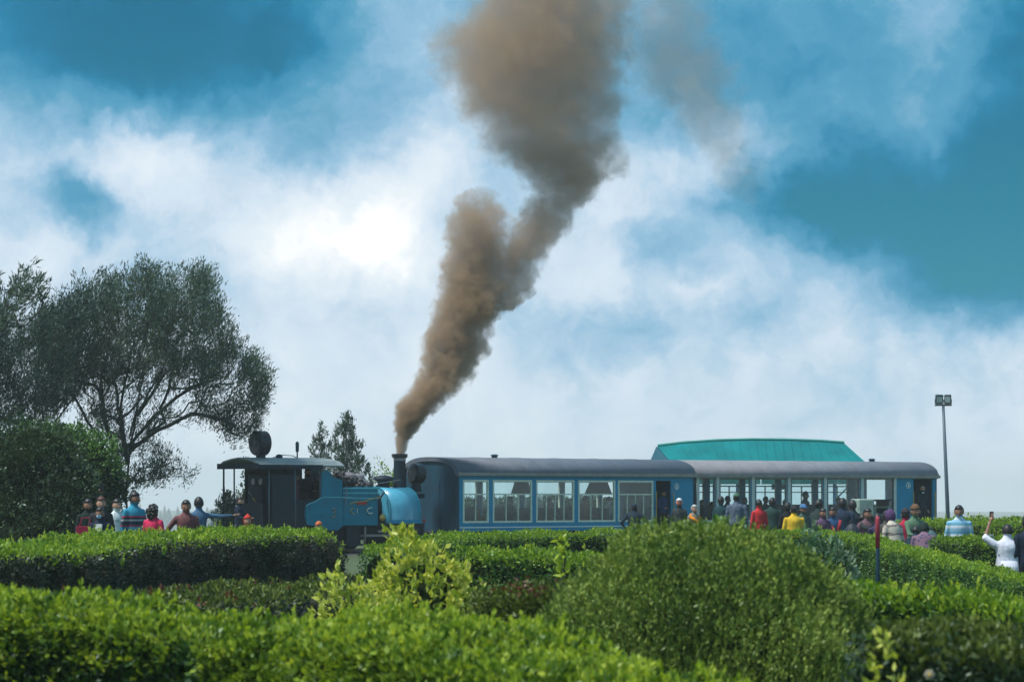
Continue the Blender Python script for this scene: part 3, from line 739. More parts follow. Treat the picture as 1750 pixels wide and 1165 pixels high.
# ------------------------------------------------------------------ pavilion with teal roof behind the second coach
def pavilion():
    D = 126; s = F / D
    root = empty('pavilion', tuple(P(1290, 975, D)) , 0, 'open shelter with a long teal hipped roof behind the second coach', 'shelter')
    o = Vector(root.location)
    X = lambda px, dd=0: (px - CX) * (D + dd) / F - o.x
    Z = lambda py, dd=0: EYE - (py - HY) * (D + dd) / F - o.z
    ridge = [(1127, 762), (1170, 757), (1230, 753), (1290, 751.5), (1350, 752), (1410, 754), (1450, 757)]
    eavef = [(1146, 788), (1185, 788), (1235, 788), (1290, 789), (1350, 790), (1415, 791), (1482, 792)]
    b = MB(); th = .06; n = len(ridge)
    R_ = [Vector((X(px), 1.6, Z(py, 1.6))) for px, py in ridge]; E_ = [Vector((X(px), 0, Z(py))) for px, py in eavef]
    Bk = [Vector((v.x, 3.2, E_[i].z)) for i, v in enumerate(E_)]
    for A, B in ((E_, R_), (Bk, R_)):
        for i in range(n - 1):
            q = [A[i], A[i + 1], B[i + 1], B[i]]; lo = [v - Vector((0, 0, th)) for v in q]
            b.add(q + lo, [(0, 1, 2, 3), (7, 6, 5, 4), (0, 4, 5, 1), (1, 5, 6, 2), (2, 6, 7, 3), (3, 7, 4, 0)])
    q = [E_[-1], Bk[-1], R_[-1]]; lo = [v - Vector((0, 0, th)) for v in q]
    b.add(q + lo, [(0, 1, 2), (5, 4, 3), (0, 3, 4, 1)])
    rf = b.build('roof', M['teal_roof'], root)
    g = MB(); gl = Vector((X(1112), 1.2, Z(790)))
    g.add([E_[0] + Vector((.02, -.02, -.05)), gl, R_[0] + Vector((-.04, 0, 0)), Bk[0] + Vector((0, 0, -.05))], [(0, 1, 2), (1, 3, 2), (0, 2, 3), (0, 3, 1)])
    g.build('gable_end', M['teal_dark'], rf)
    c = MB(); c.tube([v + Vector((0, 0, .03)) for v in R_], .05, 6); c.build('ridge_cap', M['teal_light'], rf)
    # sheet seams
    sm = MB()
    for i in range(n - 1):
        for k in range(4):
            t = (k + .5) / 4; a = E_[i].lerp(E_[i + 1], t) + Vector((0, -.004, .012)); bb = R_[i].lerp(R_[i + 1], t) + Vector((0, -.004, .012))
            sm.tube([a, bb], .010, 4)
    so_ = sm.build('roof_seams', M['teal_roof'], rf); so_['kind'] = 'stuff'
    f_ = MB()
    for i in range(n - 1): f_.tube([E_[i] + Vector((0, -.03, -.07)), E_[i + 1] + Vector((0, -.03, -.07))], .055, 6)
    f_.build('gutter', M['teal_dark'], root)
    bd = MB()
    for (a, bb) in ((1188, 1300), (1302, 1480)):
        bd.box((X(a), .15, Z(827)), (X(bb), .23, Z(794)))
    bd.build('fascia_board', M['teal_light'], root)
    for px in (1160, 1222, 1262, 1345, 1428, 1470):
        p = MB(); p.lathe([(Z(980), .07), (Z(800), .07)], (X(px), .3, 0), n=10)
        p.build('post', M['post_blue'], root, smooth=True)
    br = MB()
    br.tube([(X(1430), .25, Z(852)), (X(1462), .25, Z(820))], .03, 6); br.build('brace', M['teal_dark'], root)
    for k, (x0, x1) in enumerate(((1190, 1300), (1305, 1475))):
        b2 = MB(); b2.box((X(x0), 2.6, Z(905, 2.6)), (X(x1), 2.75, Z(880, 2.6))); b2.build('low_wall', M['inner'], root)
    # hanging ceiling box
    hb = MB(); hb.box((X(1322), .6, Z(836)), (X(1348), 1.0, Z(824))); hb.build('hanging_sign_box', M['teal_dark'], root)
pavilion()

# ------------------------------------------------------------------ lamp post
def lamp_post():
    D = 125; b0 = P(1624, 980, D); t = P(1612, 692, D); s = t - b0
    root = empty('floodlight_post', tuple(b0), 0, 'thin grey post with two floodlights, right of the last coach', 'lamp post')
    MB().tube([(0, 0, 0), (s.x * .5, 0, s.z * .5), (s.x, 0, s.z)], [.09, .07, .05], 10).build('pole', M['lamp_grey'], root, smooth=True)
    MB().tube([(s.x - .30, 0, s.z), (s.x + .30, 0, s.z)], .03, 8).build('crossbar', M['lamp_dark'], root, smooth=True)
    MB().box((-.16, -.16, 0), (.16, .16, .08)).build('base_plate', M['lamp_grey'], root)
    for k, dx in enumerate((-.15, .16)):
        rot = Matrix.Rotation(R(-14 if k else 10), 3, 'Z') @ Matrix.Rotation(R(12), 3, 'X')
        h = MB(); w = .135 if k == 0 else .12; c = Vector((s.x + dx, -.03, s.z + .2))
        h.box((c.x - w, c.y - .06, c.z - .16), (c.x + w, c.y + .07, c.z + .17), rot=rot)
        h.box((c.x - w * .6, c.y + .06, c.z - .1), (c.x + w * .6, c.y + .15, c.z + .1), rot=rot, piv=c)
        fl_ = h.build('floodlight', M['lamp_dark'], root, bevel=.012)
        l_ = MB(); l_.box((c.x - w * .78, c.y - .068, c.z - .10), (c.x + w * .78, c.y - .058, c.z + .11), rot=rot, piv=c); l_.build('lens', M['lampglass'], fl_)
        y = MB(); y.tube([c + Vector((-w - .015, 0, 0)), c + Vector((-w - .015, .02, -.2)), c + Vector((w + .015, .02, -.2)), c + Vector((w + .015, 0, 0))], .011, 5)
        y.build('bracket', M['lamp_dark'], fl_)
lamp_post()

# red and blue marker post in the hedges
mp = P(1500, 1000, 36); root = empty('marker_post', tuple(mp), 0, 'thin marker post, red on top and dark blue below, in front of the crouching group', 'post')
zz = lambda py: (1000 - py) * 36 / F
MB().lathe([(-.5, .021), (zz(935), .021)], n=10).build('lower_shaft', mat('dark_blue_paint', (.006, .025, .04), .8, spec=.1), root, smooth=True)
MB().lathe([(zz(935), .024), (zz(886), .024), (zz(882), .016)], n=10).build('upper_shaft', mat('faded_red_paint', (.32, .03, .06), .5, dirt=(.3, .12, .08)), root, smooth=True)

# ------------------------------------------------------------------ a local frame laid along a vehicle's near side
class Frame:
    def __init__(s, px, D, deg):
        s.X0, s.D0, s.a = (px - CX) * D / F, D, R(deg); s.c, s.s = math.cos(s.a), math.sin(s.a)
    def u(s, px, v=0.0):
        k = (px - CX) / F
        return (k * (s.D0 + v * s.c) - s.X0 + v * s.s) / (s.c - k * s.s)
    def z(s, py, u, v=0.0):
        D = s.D0 + u * s.s + v * s.c
        return EYE - (py - HY) * D / F
    def world(s, u, v, z=0): return Vector((s.X0 + u * s.c - v * s.s, s.D0 + u * s.s + v * s.c, z))
    def loc(s): return (s.X0, s.D0, 0)

def wheel(parent, u, v, r, side):
    b = MB(); b.lathe([(0, r * .92), (.02, r), (.08, r), (.08, r * .84), (.03, r * .80), (.03, r * .2), (0, r * .2)], (u, v, r + .15), 'y', 24)
    w = b.build('wheel', M['black'], parent, smooth=False)
    h = MB(); h.lathe([(-.03 * side - .02, r * .12), (.06, r * .2)], (u, v, r + .15), 'y', 12); h.build('hub', M['steel'], w)
    return w

# ------------------------------------------------------------------ steam locomotive
def locomotive():
    fr = Frame(461, 94, 38); U, Z = fr.u, fr.z
    root = empty('steam_locomotive', fr.loc(), fr.a, 'small blue saddle tank steam locomotive with open black cab', 'locomotive')
    Wd = 1.75; vc = Wd / 2
    u0, uc, ub, ut0, ut1 = 0.0, U(583), U(645), U(668), U(719)
    part = lambda b, name, m, **k: b.build(name, m, root, **k)
    # frames, footplate, beams
    b = MB(); b.box((.1, .28, .42), (ut1 + .2, .34, .86)); b.box((.1, Wd - .34, .42), (ut1 + .2, Wd - .28, .86)); b.box((.3, .34, .5), (ut1, Wd - .34, .62)); part(b, 'frame', M['black'])
    b = MB(); b.box((-.05, .02, .74), (U(520), Wd - .02, .80)); b.box((U(584), .05, .80), (ut1 + .12, Wd - .05, .85)); part(b, 'footplate', M['black'])
    b = MB(); b.box((ut1 + .12, .12, .52), (ut1 + .22, Wd - .12, .86)); part(b, 'buffer_beam', M['black'])
    b = MB(); b.lathe([(ut1 + .2, .07), (ut1 + .42, .07), (ut1 + .44, .16), (ut1 + .48, .16)], (0, vc, .68), 'x', 14); part(b, 'coupling_buffer', M['steel'], smooth=True)
    b = MB(); b.box((-.12, .12, .52), (-.02, Wd - .12, .84)); part(b, 'buffer_beam', M['black'])
    b = MB(); b.ball((ut1 + .16, .06, .93), .045, 8, 6); part(b, 'marker_lamp', M['red'])
    for uu in (U(612), U(690)):
        for v, sd in ((.34, 1), (Wd - .42, -1)): wheel(root, uu, v, .36, sd)
    b = MB(); b.box((U(598), .20, .50), (U(692), .25, .56)); part(b, 'coupling_rod', M['steel'])
    b = MB(); b.lathe([(U(694), .17), (U(694) + .5, .17)], (0, .14, .66), 'x', 16); b.box((U(694), .02, .62), (U(694) + .5, .28, .84)); part(b, 'cylinder', M['black'])
    b = MB(); b.box((U(650), .11, .62), (U(697), .15, .67)); part(b, 'piston_rod', M['steel'])
    b = MB(); b.box((U(596), .10, .30), (U(620), .22, .84)); b.box((U(596), .04, .26), (U(622), .3, .31)); part(b, 'step', M['black'])
    b = MB(); b.tube([(U(628), .12, .2), (U(628), .12, .82), (U(632), .2, .9)], .035, 8); part(b, 'steam_pipe', M['steel'], smooth=True)
    # cab
    zr = Z(784, .8)
    prof = [(-.10, zr - .17), (.10, zr - .06), (.5, zr + .01), (vc, zr + .045), (Wd - .5, zr + .01), (Wd - .10, zr - .06), (Wd + .10, zr - .17)]
    low = [(y, z - .045) for y, z in prof][::-1]
    b = MB(); b.prism(prof + low, -.42, U(585), 'x')
    rf = b.build('cab_roof', M['roof_grey'], root)
    b = MB(); b.box((-.44, -.12, zr - .27), (U(548), -.085, zr - .155)); b.box((-.46, -.12, zr - .27), (-.42, Wd + .12, zr - .12)); b.build('roof_fascia', M['black'], rf)
    b = MB(); b.tube([(-.40, -.02, zr - .24), (-.40, .28, zr - .30), (-.40, .5, zr - .25)], .03, 6); b.build('roof_bracket', M['black'], rf)
    for (uu, v) in ((0, .03), (0, Wd - .03), (-.36, Wd - .06), (U(505), .02), (U(548), .02), (U(548), Wd - .03)):
        b = MB(); b.tube([(uu, v, .8), (uu, v, zr - .14)], .026 if uu != 0 else .022, 8); part(b, 'cab_post', M['lamp_grey' if v < .04 and uu < 2 else 'black'], smooth=True)
    b = MB(); b.box((U(466), .015, .80), (U(503), .05, zr - .42)); b.box((U(503), .015, .80), (U(546), .045, 1.52)); part(b, 'cab_side_and_shade_sheet', M['black'])  # full-height black piece stands in for the shaded interior; low piece is cab side
    b = MB(); b.box((.35, Wd - .04, .80), (U(515, Wd), Wd - .01, zr - .2)); b.box((U(515, Wd), Wd - .04, .80), (U(544, Wd), Wd - .01, Z(817, 1.2, Wd))); b.box((U(515, Wd), Wd - .04, Z(799, 1.2, Wd)), (U(544, Wd), Wd - .01, zr - .1)); b.box((U(544, Wd), Wd - .04, .8), (uc, Wd - .01, zr - .2)); part(b, 'far_cab_sheet', M['black'])
    b = MB(); b.box((.28, .5, .80), (.9, Wd - .25, 2.18)); b.lathe([(.18, .34), (.30, .38)], (0, vc + .1, 1.6), 'x', 18); part(b, 'firebox_backhead', M['black'], bevel=.03)
    for k in range(5):
        b = MB(); y = .62 + .2 * k; b.tube([(.20, y, 1.2 + .17 * (k % 3)), (.05, y, 1.34 + .17 * (k % 3))], .018, 6); b.ball((.04, y, 1.36 + .17 * (k % 3)), .035, 8, 6); part(b, 'valve_handle', M['brass' if k % 2 else 'steel'], smooth=True)
    for k in range(2):
        b = MB(); b.lathe([(.20, .09), (.25, .09)], (0, .75 + .35 * k, 2.0), 'x', 14); part(b, 'gauge', M['steel'])
    b = MB(); b.box((-.02, .3, .80), (.02, Wd - .35, 1.42)); part(b, 'rear_panel', M['black'])
    # blue side sheets
    q = lambda pts: [(U(px), Z(py, U(px))) for px, py in pts]
    b = MB(); b.prism(q([(521, 865), (527, 861), (536, 858), (546, 851), (553, 850), (584, 850), (584, 899), (575, 906), (556, 905), (540, 899), (523, 896), (520, 880)]), -.05, .0, 'y')
    cs = b.build('cab_apron', M['loco_blue'], root)
    b = MB(); b.tube([(x, -.055, z) for x, z in q([(521, 864), (527, 860), (536, 857), (546, 850.5), (554, 849.5), (600, 849.5)])], .016, 6); b.build('lining', M['trim_teal'], cs)
    b = MB(); b.prism(q([(549, 850), (549, 806), (556, 803), (563, 806), (568, 815), (584, 820), (584, 850)]), -.03, .02, 'y'); part(b, 'cab_front_sheet', M['loco_blue'])
    b = MB(); b.box((U(584), .05, .85), (U(584) + .04, Wd - .05, 1.95)); part(b, 'cab_front', M['black'])
    # side bunker
    zb0, zb1 = Z(898, uc), Z(832, uc)
    b = MB(); b.box((uc + .04, -.03, zb0), (ub, .42, zb1)); b.box((uc + .04, Wd - .42, zb0), (ub, Wd + .03, zb1)); b.box((uc + .04, .42, 1.2), (ub, Wd - .42, zb1 - .15))
    bk = b.build('bunker', M['loco_blue'], root, bevel=.015)
    for py in (834, 842, 851):
        z = Z(py, uc + .5); b = MB(); b.box((uc + .05, -.048, z - .016), (ub, -.03, z + .016)); b.build('lining', M['trim_teal'], bk)
    # letters and crest on the bunker side
    def arc(pxs, name, m, r=.017):
        b = MB(); b.tube([(U(px), -.05, Z(py, U(px))) for px, py in pxs], r, 6); b.build(name, m, bk)
    arc([(596, 861), (603, 858), (612, 857), (622, 856), (634, 852), (648, 849)], 'brass_scroll', M['brass'], .014)
    b = MB(); b.prism([(U(px), Z(py, U(px))) for px, py in [(607, 858), (613, 856), (625, 856), (625, 862), (609, 862)]], -.05, -.03, 'y'); b.build('name_ribbon', M['red'], bk)
    arc([(603, 868), (599, 869), (597, 873), (600, 877), (604, 877)], 'letter', M['brass'], .013)
    arc([(634, 867), (628, 868), (625, 872), (629, 877), (635, 876)], 'letter', M['cream'], .015)
    arc([(609, 868), (609, 877)], 'letter', M['cream'], .010)
    # numeral plate on the cab apron
    b = MB(); zc = Z(876, U(567)); b.box((U(562), -.062, zc - .15), (U(573), -.05, zc + .15)); b.build('number_plate', M['loco_blue'], cs, bevel=.004)
    b = MB(); b.tube([(U(564.5), -.07, zc + .11), (U(570), -.07, zc + .11), (U(571), -.07, zc + .05), (U(567), -.07, zc), (U(571), -.07, zc - .05), (U(570), -.07, zc - .11), (U(564.5), -.07, zc - .11)], .022, 5); b.build('numeral', M['gutter'], cs)
    # boiler, smokebox, saddle tank
    b = MB(); b.lathe([(uc, .46), (ut1 + .02, .46), (ut1 + .05, .40)], (0, vc, 1.34), 'x', 28); part(b, 'boiler', M['black'], smooth=False)
    def tank_prof(g=0.0):
        zt, zb = 1.86 + g, .87; pts = []
        for k in range(17):
            an = math.pi * k / 16; c_, s_ = math.cos(an), math.sin(an)
            pts.append((vc - math.copysign(abs(c_) ** .72, c_) * (vc + g), zb + .10 + (zt - zb - .10) * abs(s_) ** .85))
        return [(-g, zb)] + pts + [(Wd + g, zb)]
    b = MB(); b.prism(tank_prof(), ut0, ut1, 'x'); tk = b.build('saddle_tank', M['tank_sheen_blue'], root)
    for p_ in tk.data.polygons: p_.use_smooth = abs(p_.normal.x) < .5
    b = MB(); b.box((ut0 - .01, -.02, .86), (ut1 + .01, .0, .95)); b.build('tank_band', M['coach_blue'], tk)
    for uu in (ut0, ut1):
        b = MB(); b.tube([(uu, y, z) for y, z in tank_prof(.004)], .014, 6); b.build('tank_beading', M['loco_blue'], tk)
    b = MB(); b.lathe([(1.80, .20), (1.90, .20), (1.93, .14)], (ut0 + .35, vc, 0), 'z', 16); b.build('filler_cap', M['black'], tk)
    b = MB()
    for k in range(7):
        b.ball((ut0 + .04, .03 + .0 * k, 1.0 + .08 * k), .012, 6, 4)
    b.build('rivets', M['steel'], tk)['kind'] = 'stuff'
    # dark running gear between bunker and tank
    b = MB(); b.box((ub + .02, .25, .85), (ut0 - .02, Wd - .25, 1.1)); b.tube([(ub + .05, .12, .9), (ub + .12, .10, 1.5), (ut0 - .1, .2, 1.7)], .03, 8); part(b, 'pipe_and_pump', M['black'])
    b = MB(); b.ball((U(657), .1, 1.02), (.12, .06, .1), 10, 7); part(b, 'lubricator', M['brass'], smooth=True)
    # steam dome lid and smoke lifting plate
    zd = Z(816, 4.0, vc); b = MB(); b.lathe([(1.75, .14), (zd - .12, .16), (zd - .03, .30), (zd + .03, .26), (zd + .07, .08)], (U(655, vc), vc, 0), 'z', 20); part(b, 'dome_lid', M['black'], smooth=False)
    # chimney
    uch = U(683, vc); zt = Z(775, uch, vc); s_ = .0163
    b = MB(); b.lathe([(1.74, .24), (1.84, .19), (zt - .25, .165), (zt - .16, .165)], (uch, vc, 0), 'z', 24)
    ch = b.build('chimney', M['black'], root, smooth=False)
    b = MB(); b.lathe([(zt - .20, .175), (zt - .12, .175)], (uch, vc, 0), 'z', 24); b.build('copper_ring', M['steel'], ch)
    b = MB(); b.lathe([(zt - .12, .18), (zt - .09, .225), (zt - .01, .225), (zt, .19), (zt - .05, .15)], (uch, vc, 0), 'z', 24); b.build('chimney_rim', M['blackgloss'], ch)
    # headlamps: drum with a rim, one over the cab and one ahead of the chimney
    def headlamp(uc_, v, z, r, d, sign):
        b = MB(); pr = [(-d / 2, r * .96), (-d / 2 + .03, r), (d / 2 - .05, r), (d / 2, r * .72)]
        if sign > 0: pr = [(-h, q_) for h, q_ in pr][::-1]
        b.lathe(pr, (uc_, v, z), 'x', 28); h = b.build('headlamp', M['blackgloss'], root, smooth=False)
        b = MB(); b.lathe([(0, r * .80), (.008, r * .80)], (uc_ + sign * (d / 2 + .004) - (.008 if sign < 0 else 0), v, z), 'x', 24); b.build('lens', mat('dark_lens', (.03, .045, .06), .12), h)
        b = MB(); b.lathe([(0, .09), (.008, .09)], (uc_ + sign * (d / 2 + .016) - (.008 if sign < 0 else 0), v, z), 'x', 16); b.build('bulb_reflector', mat('dim_reflector', (.12, .12, .14), .2), h)
        b = MB(); b.tube([(uc_, v, z - r + .02), (uc_, v, z - r - .22)], [.13, .16], 10); b.build('lamp_bracket', M['black'], h)
    ur = U(443, vc); headlamp(ur + .05, vc, Z(757, ur, vc), .335, .36, -1)
    uf = U(711, vc); headlamp(uf, vc, Z(809, uf, vc), .29, .30, 1)
    b = MB(); b.box((ut1 - .1, vc - .2, 1.55), (uf + .15, vc + .2, 1.68)); part(b, 'lamp_platform', M['black'])
    # roof fittings
    uw = U(508, vc); b = MB(); b.lathe([(zr, .02), (zr + .2, .02), (zr + .22, .045), (Z(757, uw, vc), .05), (Z(754, uw, vc), .02)], (uw, vc, 0), 'z', 12); part(b, 'whistle', M['coach_navy'], smooth=True)
    b = MB(); b.tube([(U(466, vc), vc, zr + .04), (U(480, vc), vc, zr + .12), (U(500, vc), vc, zr + .10), (uw, vc, zr + .04)], .012, 6); part(b, 'whistle_pipe', M['steel'], smooth=True)
    b = MB(); b.ball((U(477, vc), vc, zr + .07), (.1, .1, .07), 10, 6); part(b, 'roof_vent', M['black'], smooth=True)
    # coal heap and sacks on the bunker
    cl_ = MB(); rr = random.Random(3)
    for k in range(170):
        x = rr.uniform(uc + .1, ub - .06); y = rr.uniform(.05, Wd - .05); t = (x - uc) / (ub - uc)
        h = .42 * max(0, 1 - ((t - .42) / .55) ** 2) * (1 - ((y - vc) / vc) ** 4 * .6); z = zb1 + rr.uniform(0, max(.04, h)); r = rr.uniform(.05, .10)
        cl_.ball((x, y, z), (r, r * .9, r * .75), 6, 4, rot=Matrix.Rotation(rr.uniform(0, 6), 3, Vector((rr.random(), rr.random(), rr.random() + .1)).normalized()))
    c_ = cl_.build('coal_heap', M['coal'], root); c_['kind'] = 'stuff'
    for (px, py, r, v) in ((597, 815, .22, .5), (608, 818, .24, .75), (600, 822, .2, 1.1), (590, 822, .17, .4), (618, 824, .18, .6)):
        x = U(px, v); b = MB(); b.ball((x, v, Z(py, x, v)), (r * 1.1, r * .85, r * .62), 12, 8, rot=Matrix.Rotation(random.uniform(-.4, .4), 3, 'Y')); part(b, 'coal_sack', M['sack'], smooth=True)
    # stays and hand rail
    b = MB(); b.tube([(U(588), -.07, 1.35), (U(590), -.07, 1.9)], .012, 6); part(b, 'handrail', M['steel'])
    b = MB(); b.tube([(ub + .05, .05, 1.95), (ut0 + .4, .1, 2.06)], .012, 6); part(b, 'handrail', M['steel'])
    return fr, (fr.world(uch, vc, zt))
LF, CHIM = locomotive()

# ------------------------------------------------------------------ passenger coaches
def coach(fr, Lc, label, wins, door, style):
    Wc = 2.18; zf = .55
    root = empty('passenger_coach', fr.loc(), fr.a, label, 'railway coach', 'coaches of the hill railway train')
    U = fr.u; z0, z1, zt = .62, style['sill'], style['head']; ze = 2.24
    body, pil = M[style['body']], M[style['pillar']]
    part = lambda b, name, m, **k: b.build(name, m, root, **k)
    wl = [(U(a), U(c)) for a, c in wins]; dr = (U(door[0]), U(door[1]))
    def side(v0, v1, nm):
        b = MB()
        holes = sorted(wl + [dr])
        b.box((0, v0, zt), (Lc, v1, ze)); x = 0
        for (a, c) in holes:
            b.box((x, v0, z1), (a, v1, zt)); x = c
        b.box((x, v0, z1), (Lc, v1, zt))
        b.box((0, v0, z0), (dr[0], v1, z1)); b.box((dr[1], v0, z0), (Lc, v1, z1))
        return part(b, nm, body)
    ns = side(0, .05, 'side_wall'); fs = side(Wc - .05, Wc, 'side_wall')
    if style['pillar'] != style['body']:
        xs_ = [wl[0][0]] + [(wl[i][1] + wl[i + 1][0]) / 2 for i in range(len(wl) - 1)] + [wl[-1][1]]
        for x in xs_:
            b = MB(); b.box((x - .055, -.03, z1 - .25), (x + .055, -.002, zt + .02)); b.build('pillar', pil, ns)
        b = MB(); b.box((0, -.02, zt + .0), (wl[-1][1], -.002, ze)); b.build('cant_rail', M[style['rail']], ns)
        b = MB(); b.box((0, -.025, z1 - .035), (dr[0] - .5, -.002, z1 + .015)); b.build('sill_rail', pil, ns)
    # windows
    for wi, (a, c) in enumerate(wl):
        for v, nm in ((.0, 0), (Wc, 1)):
            near = v == 0; y0, y1 = (-.012, .04) if near else (Wc - .04, Wc + .012)
            b = MB(); t = style['frame']
            b.box((a, y0, z1), (a + t, y1, zt)); b.box((c - t, y0, z1), (c, y1, zt)); b.box((a + t, y0, z1), (c - t, y1, z1 + t)); b.box((a + t, y0, zt - t), (c - t, y1, zt))
            w = part(b, 'window', M[style['wmat']])
            zm = style['bar']
            if near and style['bars'] or not near:
                bb = MB(); bb.box((a + t, y0 + .005, zm - .016), (c - t, y1 - .005, zm + .022)); bb.build('crossbar', M[style['wmat'] if near else 'teal_dark'], w)
                if not near and not style['bars']:
                    bb = MB(); bb.box((a + t, y0 + .006, zm - .20), (c - t, y1 - .006, zm - .172)); bb.build('crossbar', M['gutter'], w)
                nb = (1 if wi == 0 else 2 if wi % 2 else 3) if near else 2
                for k in range(nb):
                    x = a + t + (c - a - 2 * t) * (k + 1) / (nb + 1); bb = MB(); bb.box((x - .014, y0 + .008, z1 + t), (x + .014, y1 - .008, zm - .017)); bb.build('bar', M[style['wmat']], w)
            g = MB(); ym = (y0 + y1) / 2; g.box((a + t * .5, ym - .003, z1 + t * .5), (c - t * .5, ym + .003, zt - t * .5)); g.build('pane', M[style['glass']], w)
    # near wall dressing
    b = MB(); b.box((0, -.014, z1 - .145), (dr[0] - .02, -.002, z1 - .11)); b.build('white_stripe', M['white'], ns)
    # crest panel between the door and the window
    cx = U(style['crest'][0]); cz = fr.z(style['crest'][1], cx)
    b = MB(); b.lathe([(-.016, .10), (-.004, .10)], (cx, 0, cz), 'y', 18); b.build('crest', M['white'], ns)
    b = MB(); b.tube([(cx - .05, -.02, cz + .05), (cx + .05, -.02, cz + .05), (cx + .05, -.02, cz - .05), (cx - .05, -.02, cz - .05), (cx - .05, -.02, cz + .05)], .012, 5); b.build('crest_mark', M['coach_blue'], ns)
    # ends
    def arch(g=0.0, n=14):
        pts = []
        for k in range(n + 1):
            y = -g + (Wc + 2 * g) * k / n; q = abs(2 * (y + 0) / Wc - 1)
            q = abs(2 * k / n - 1); pts.append((y, ze - .03 + (.43 + g) * (1 - q ** 2.6) ** .55))
        return pts
    for x0_, x1_ in ((-.05, 0), (Lc, Lc + .05)):
        b = MB(); b.prism([(0, z0 - .1)] + arch(0) + [(Wc, z0 - .1)], x0_, x1_, 'x'); e = part(b, 'end_wall', M[style['endmat']])
        xx = x0_ - .012 if x0_ < 0 else x1_
        b = MB(); b.box((xx, Wc / 2 - .38, z0), (xx + .012, Wc / 2 + .38, 2.0)); b.build('end_door', M['coach_navy'], e)
        for yy in (.12, Wc - .12):
            b = MB(); b.tube([(xx - .05, yy, .9), (xx - .05, yy, 1.9)], .014, 6); b.build('handrail', M['under'], e)
        b = MB(); b.tube([(xx, .03, z0 + .02), (xx, .03, ze - .06)], .02, 6); b.build('corner_strip', M['red' if x0_ < 0 else 'under'] if False else M['coach_navy'], e)
    # roof shell
    o_ = arch(.07, 18); i_ = [(y * .97 + Wc * .015, z - .05) for y, z in arch(0, 18)][::-1]
    b = MB(); b.prism(o_ + i_, -.10, Lc + .12, 'x'); rf = part(b, 'roof', M[style['roof']])
    for p_ in rf.data.polygons: p_.use_smooth = abs(p_.normal.x) < .5
    b = MB(); b.box((-.10, -.10, ze - .06), (Lc + .12, -.055, ze + .035)); b.build('gutter', M['gutter'], rf)
    for k in range(1, 6):
        x = Lc * k / 6; b = MB(); b.tube([(x, y, z + .006) for y, z in arch(.07, 18)], .0035, 4); b.build('roof_seam', M[style['roof']], rf)
    for px in style['vents']:
        x = U(px, Wc / 2); b = MB(); b.lathe([(2.60, .09), (2.76, .09), (2.78, .13), (2.81, .06)], (x, Wc / 2, 0), 'z', 12); b.build('roof_vent', M['coach_navy'], rf)
    # floor, lining, seats
    b = MB(); b.box((0, .05, zf - .1), (Lc, Wc - .05, zf - .02)); part(b, 'floor', M['inner'])
    b = MB(); b.box((.05, .053, ze - .10), (Lc - .05, Wc - .053, ze - .07)); part(b, 'ceiling', M['inner'])
    ns_ = 6
    for k in range(ns_):
        for v in (.15, 1.25):
            x = .5 + (dr[0] - .9) * k / (ns_ - 1)
            b = MB(); b.box((x, v, zf), (x + .42, v + .78, zf + .35)); b.box((x - .07, v, zf), (x, v + .78, zf + style['seatback'])); part(b, 'bench_seat', M['seat'], bevel=.02)
    if style['curtains']:
        for (pa, pc) in style['curtains']:
            a, c = U(pa, Wc), U(pc, Wc)
            b = MB(); zz = style['bar'] + .02; b.prism([(a + .05, zz), (a + (c - a) * .22, zt - .02), (a + (c - a) * .78, zt - .02), (c - .08, zz)], Wc - .12, Wc - .07, 'y'); part(b, 'curtain', M['curtain'])
    # open door leaf, vestibule lining
    b = MB(); b.box((dr[0] - .02, .06, z0), (dr[0] + .02, .75, zt)); part(b, 'door', M['teal_dark'], bevel=.008)
    b = MB(); b.box((dr[1] + .02, .06, z0), (dr[1] + .06, Wc - .06, ze - .11)); part(b, 'vestibule_wall', M['coach_navy'])
    b = MB(); b.tube([(dr[0] - .05, -.06, z0 + .2), (dr[0] - .05, -.06, 1.75)], .016, 6); part(b, 'door_handrail', M['brass'])
    b = MB(); b.tube([(dr[1] + .05, -.06, z0 + .2), (dr[1] + .05, -.06, 1.75)], .016, 6); part(b, 'door_handrail', M['brass'])
    for k, z in enumerate((.32, .5)):
        b = MB(); b.box((dr[0], -.18 + .08 * k, z), (dr[1], .02, z + .03)); part(b, 'step', M['under'])
    # running gear
    b = MB(); b.box((.2, .12, .44), (Lc - .2, .2, .60)); b.box((.2, Wc - .2, .44), (Lc - .2, Wc - .12, .60)); b.box((.2, .2, .5), (Lc - .2, Wc - .2, .58)); part(b, 'underframe', M['under'])
    for bx in (1.6, Lc - 1.6):
        b = MB(); b.box((bx - .75, .42, .28), (bx + .75, .5, .46)); b.box((bx - .75, Wc - .5, .28), (bx + .75, Wc - .42, .46)); b.box((bx - .12, .42, .34), (bx + .12, Wc - .42, .5)); bg_ = part(b, 'bogie', M['under'])
        for dx in (-.5, .5):
            for v, s2 in ((.52, 1), (Wc - .6, -1)):
                w = MB(); w.lathe([(0, .24), (.02, .25), (.08, .25), (.08, .2), (.04, .08), (0, .08)], (bx + dx, v, .25 + .15), 'y', 18); w.build('wheel', M['black'], bg_)
    b = MB(); b.lathe([(-.45, .05), (-.1, .05), (-.05, .12)], (0, Wc / 2, .55), 'x', 10); part(b, 'coupler', M['under'])
    return root, dr
C1 = Frame(785, 98, 47)
L1 = C1.u(1184)
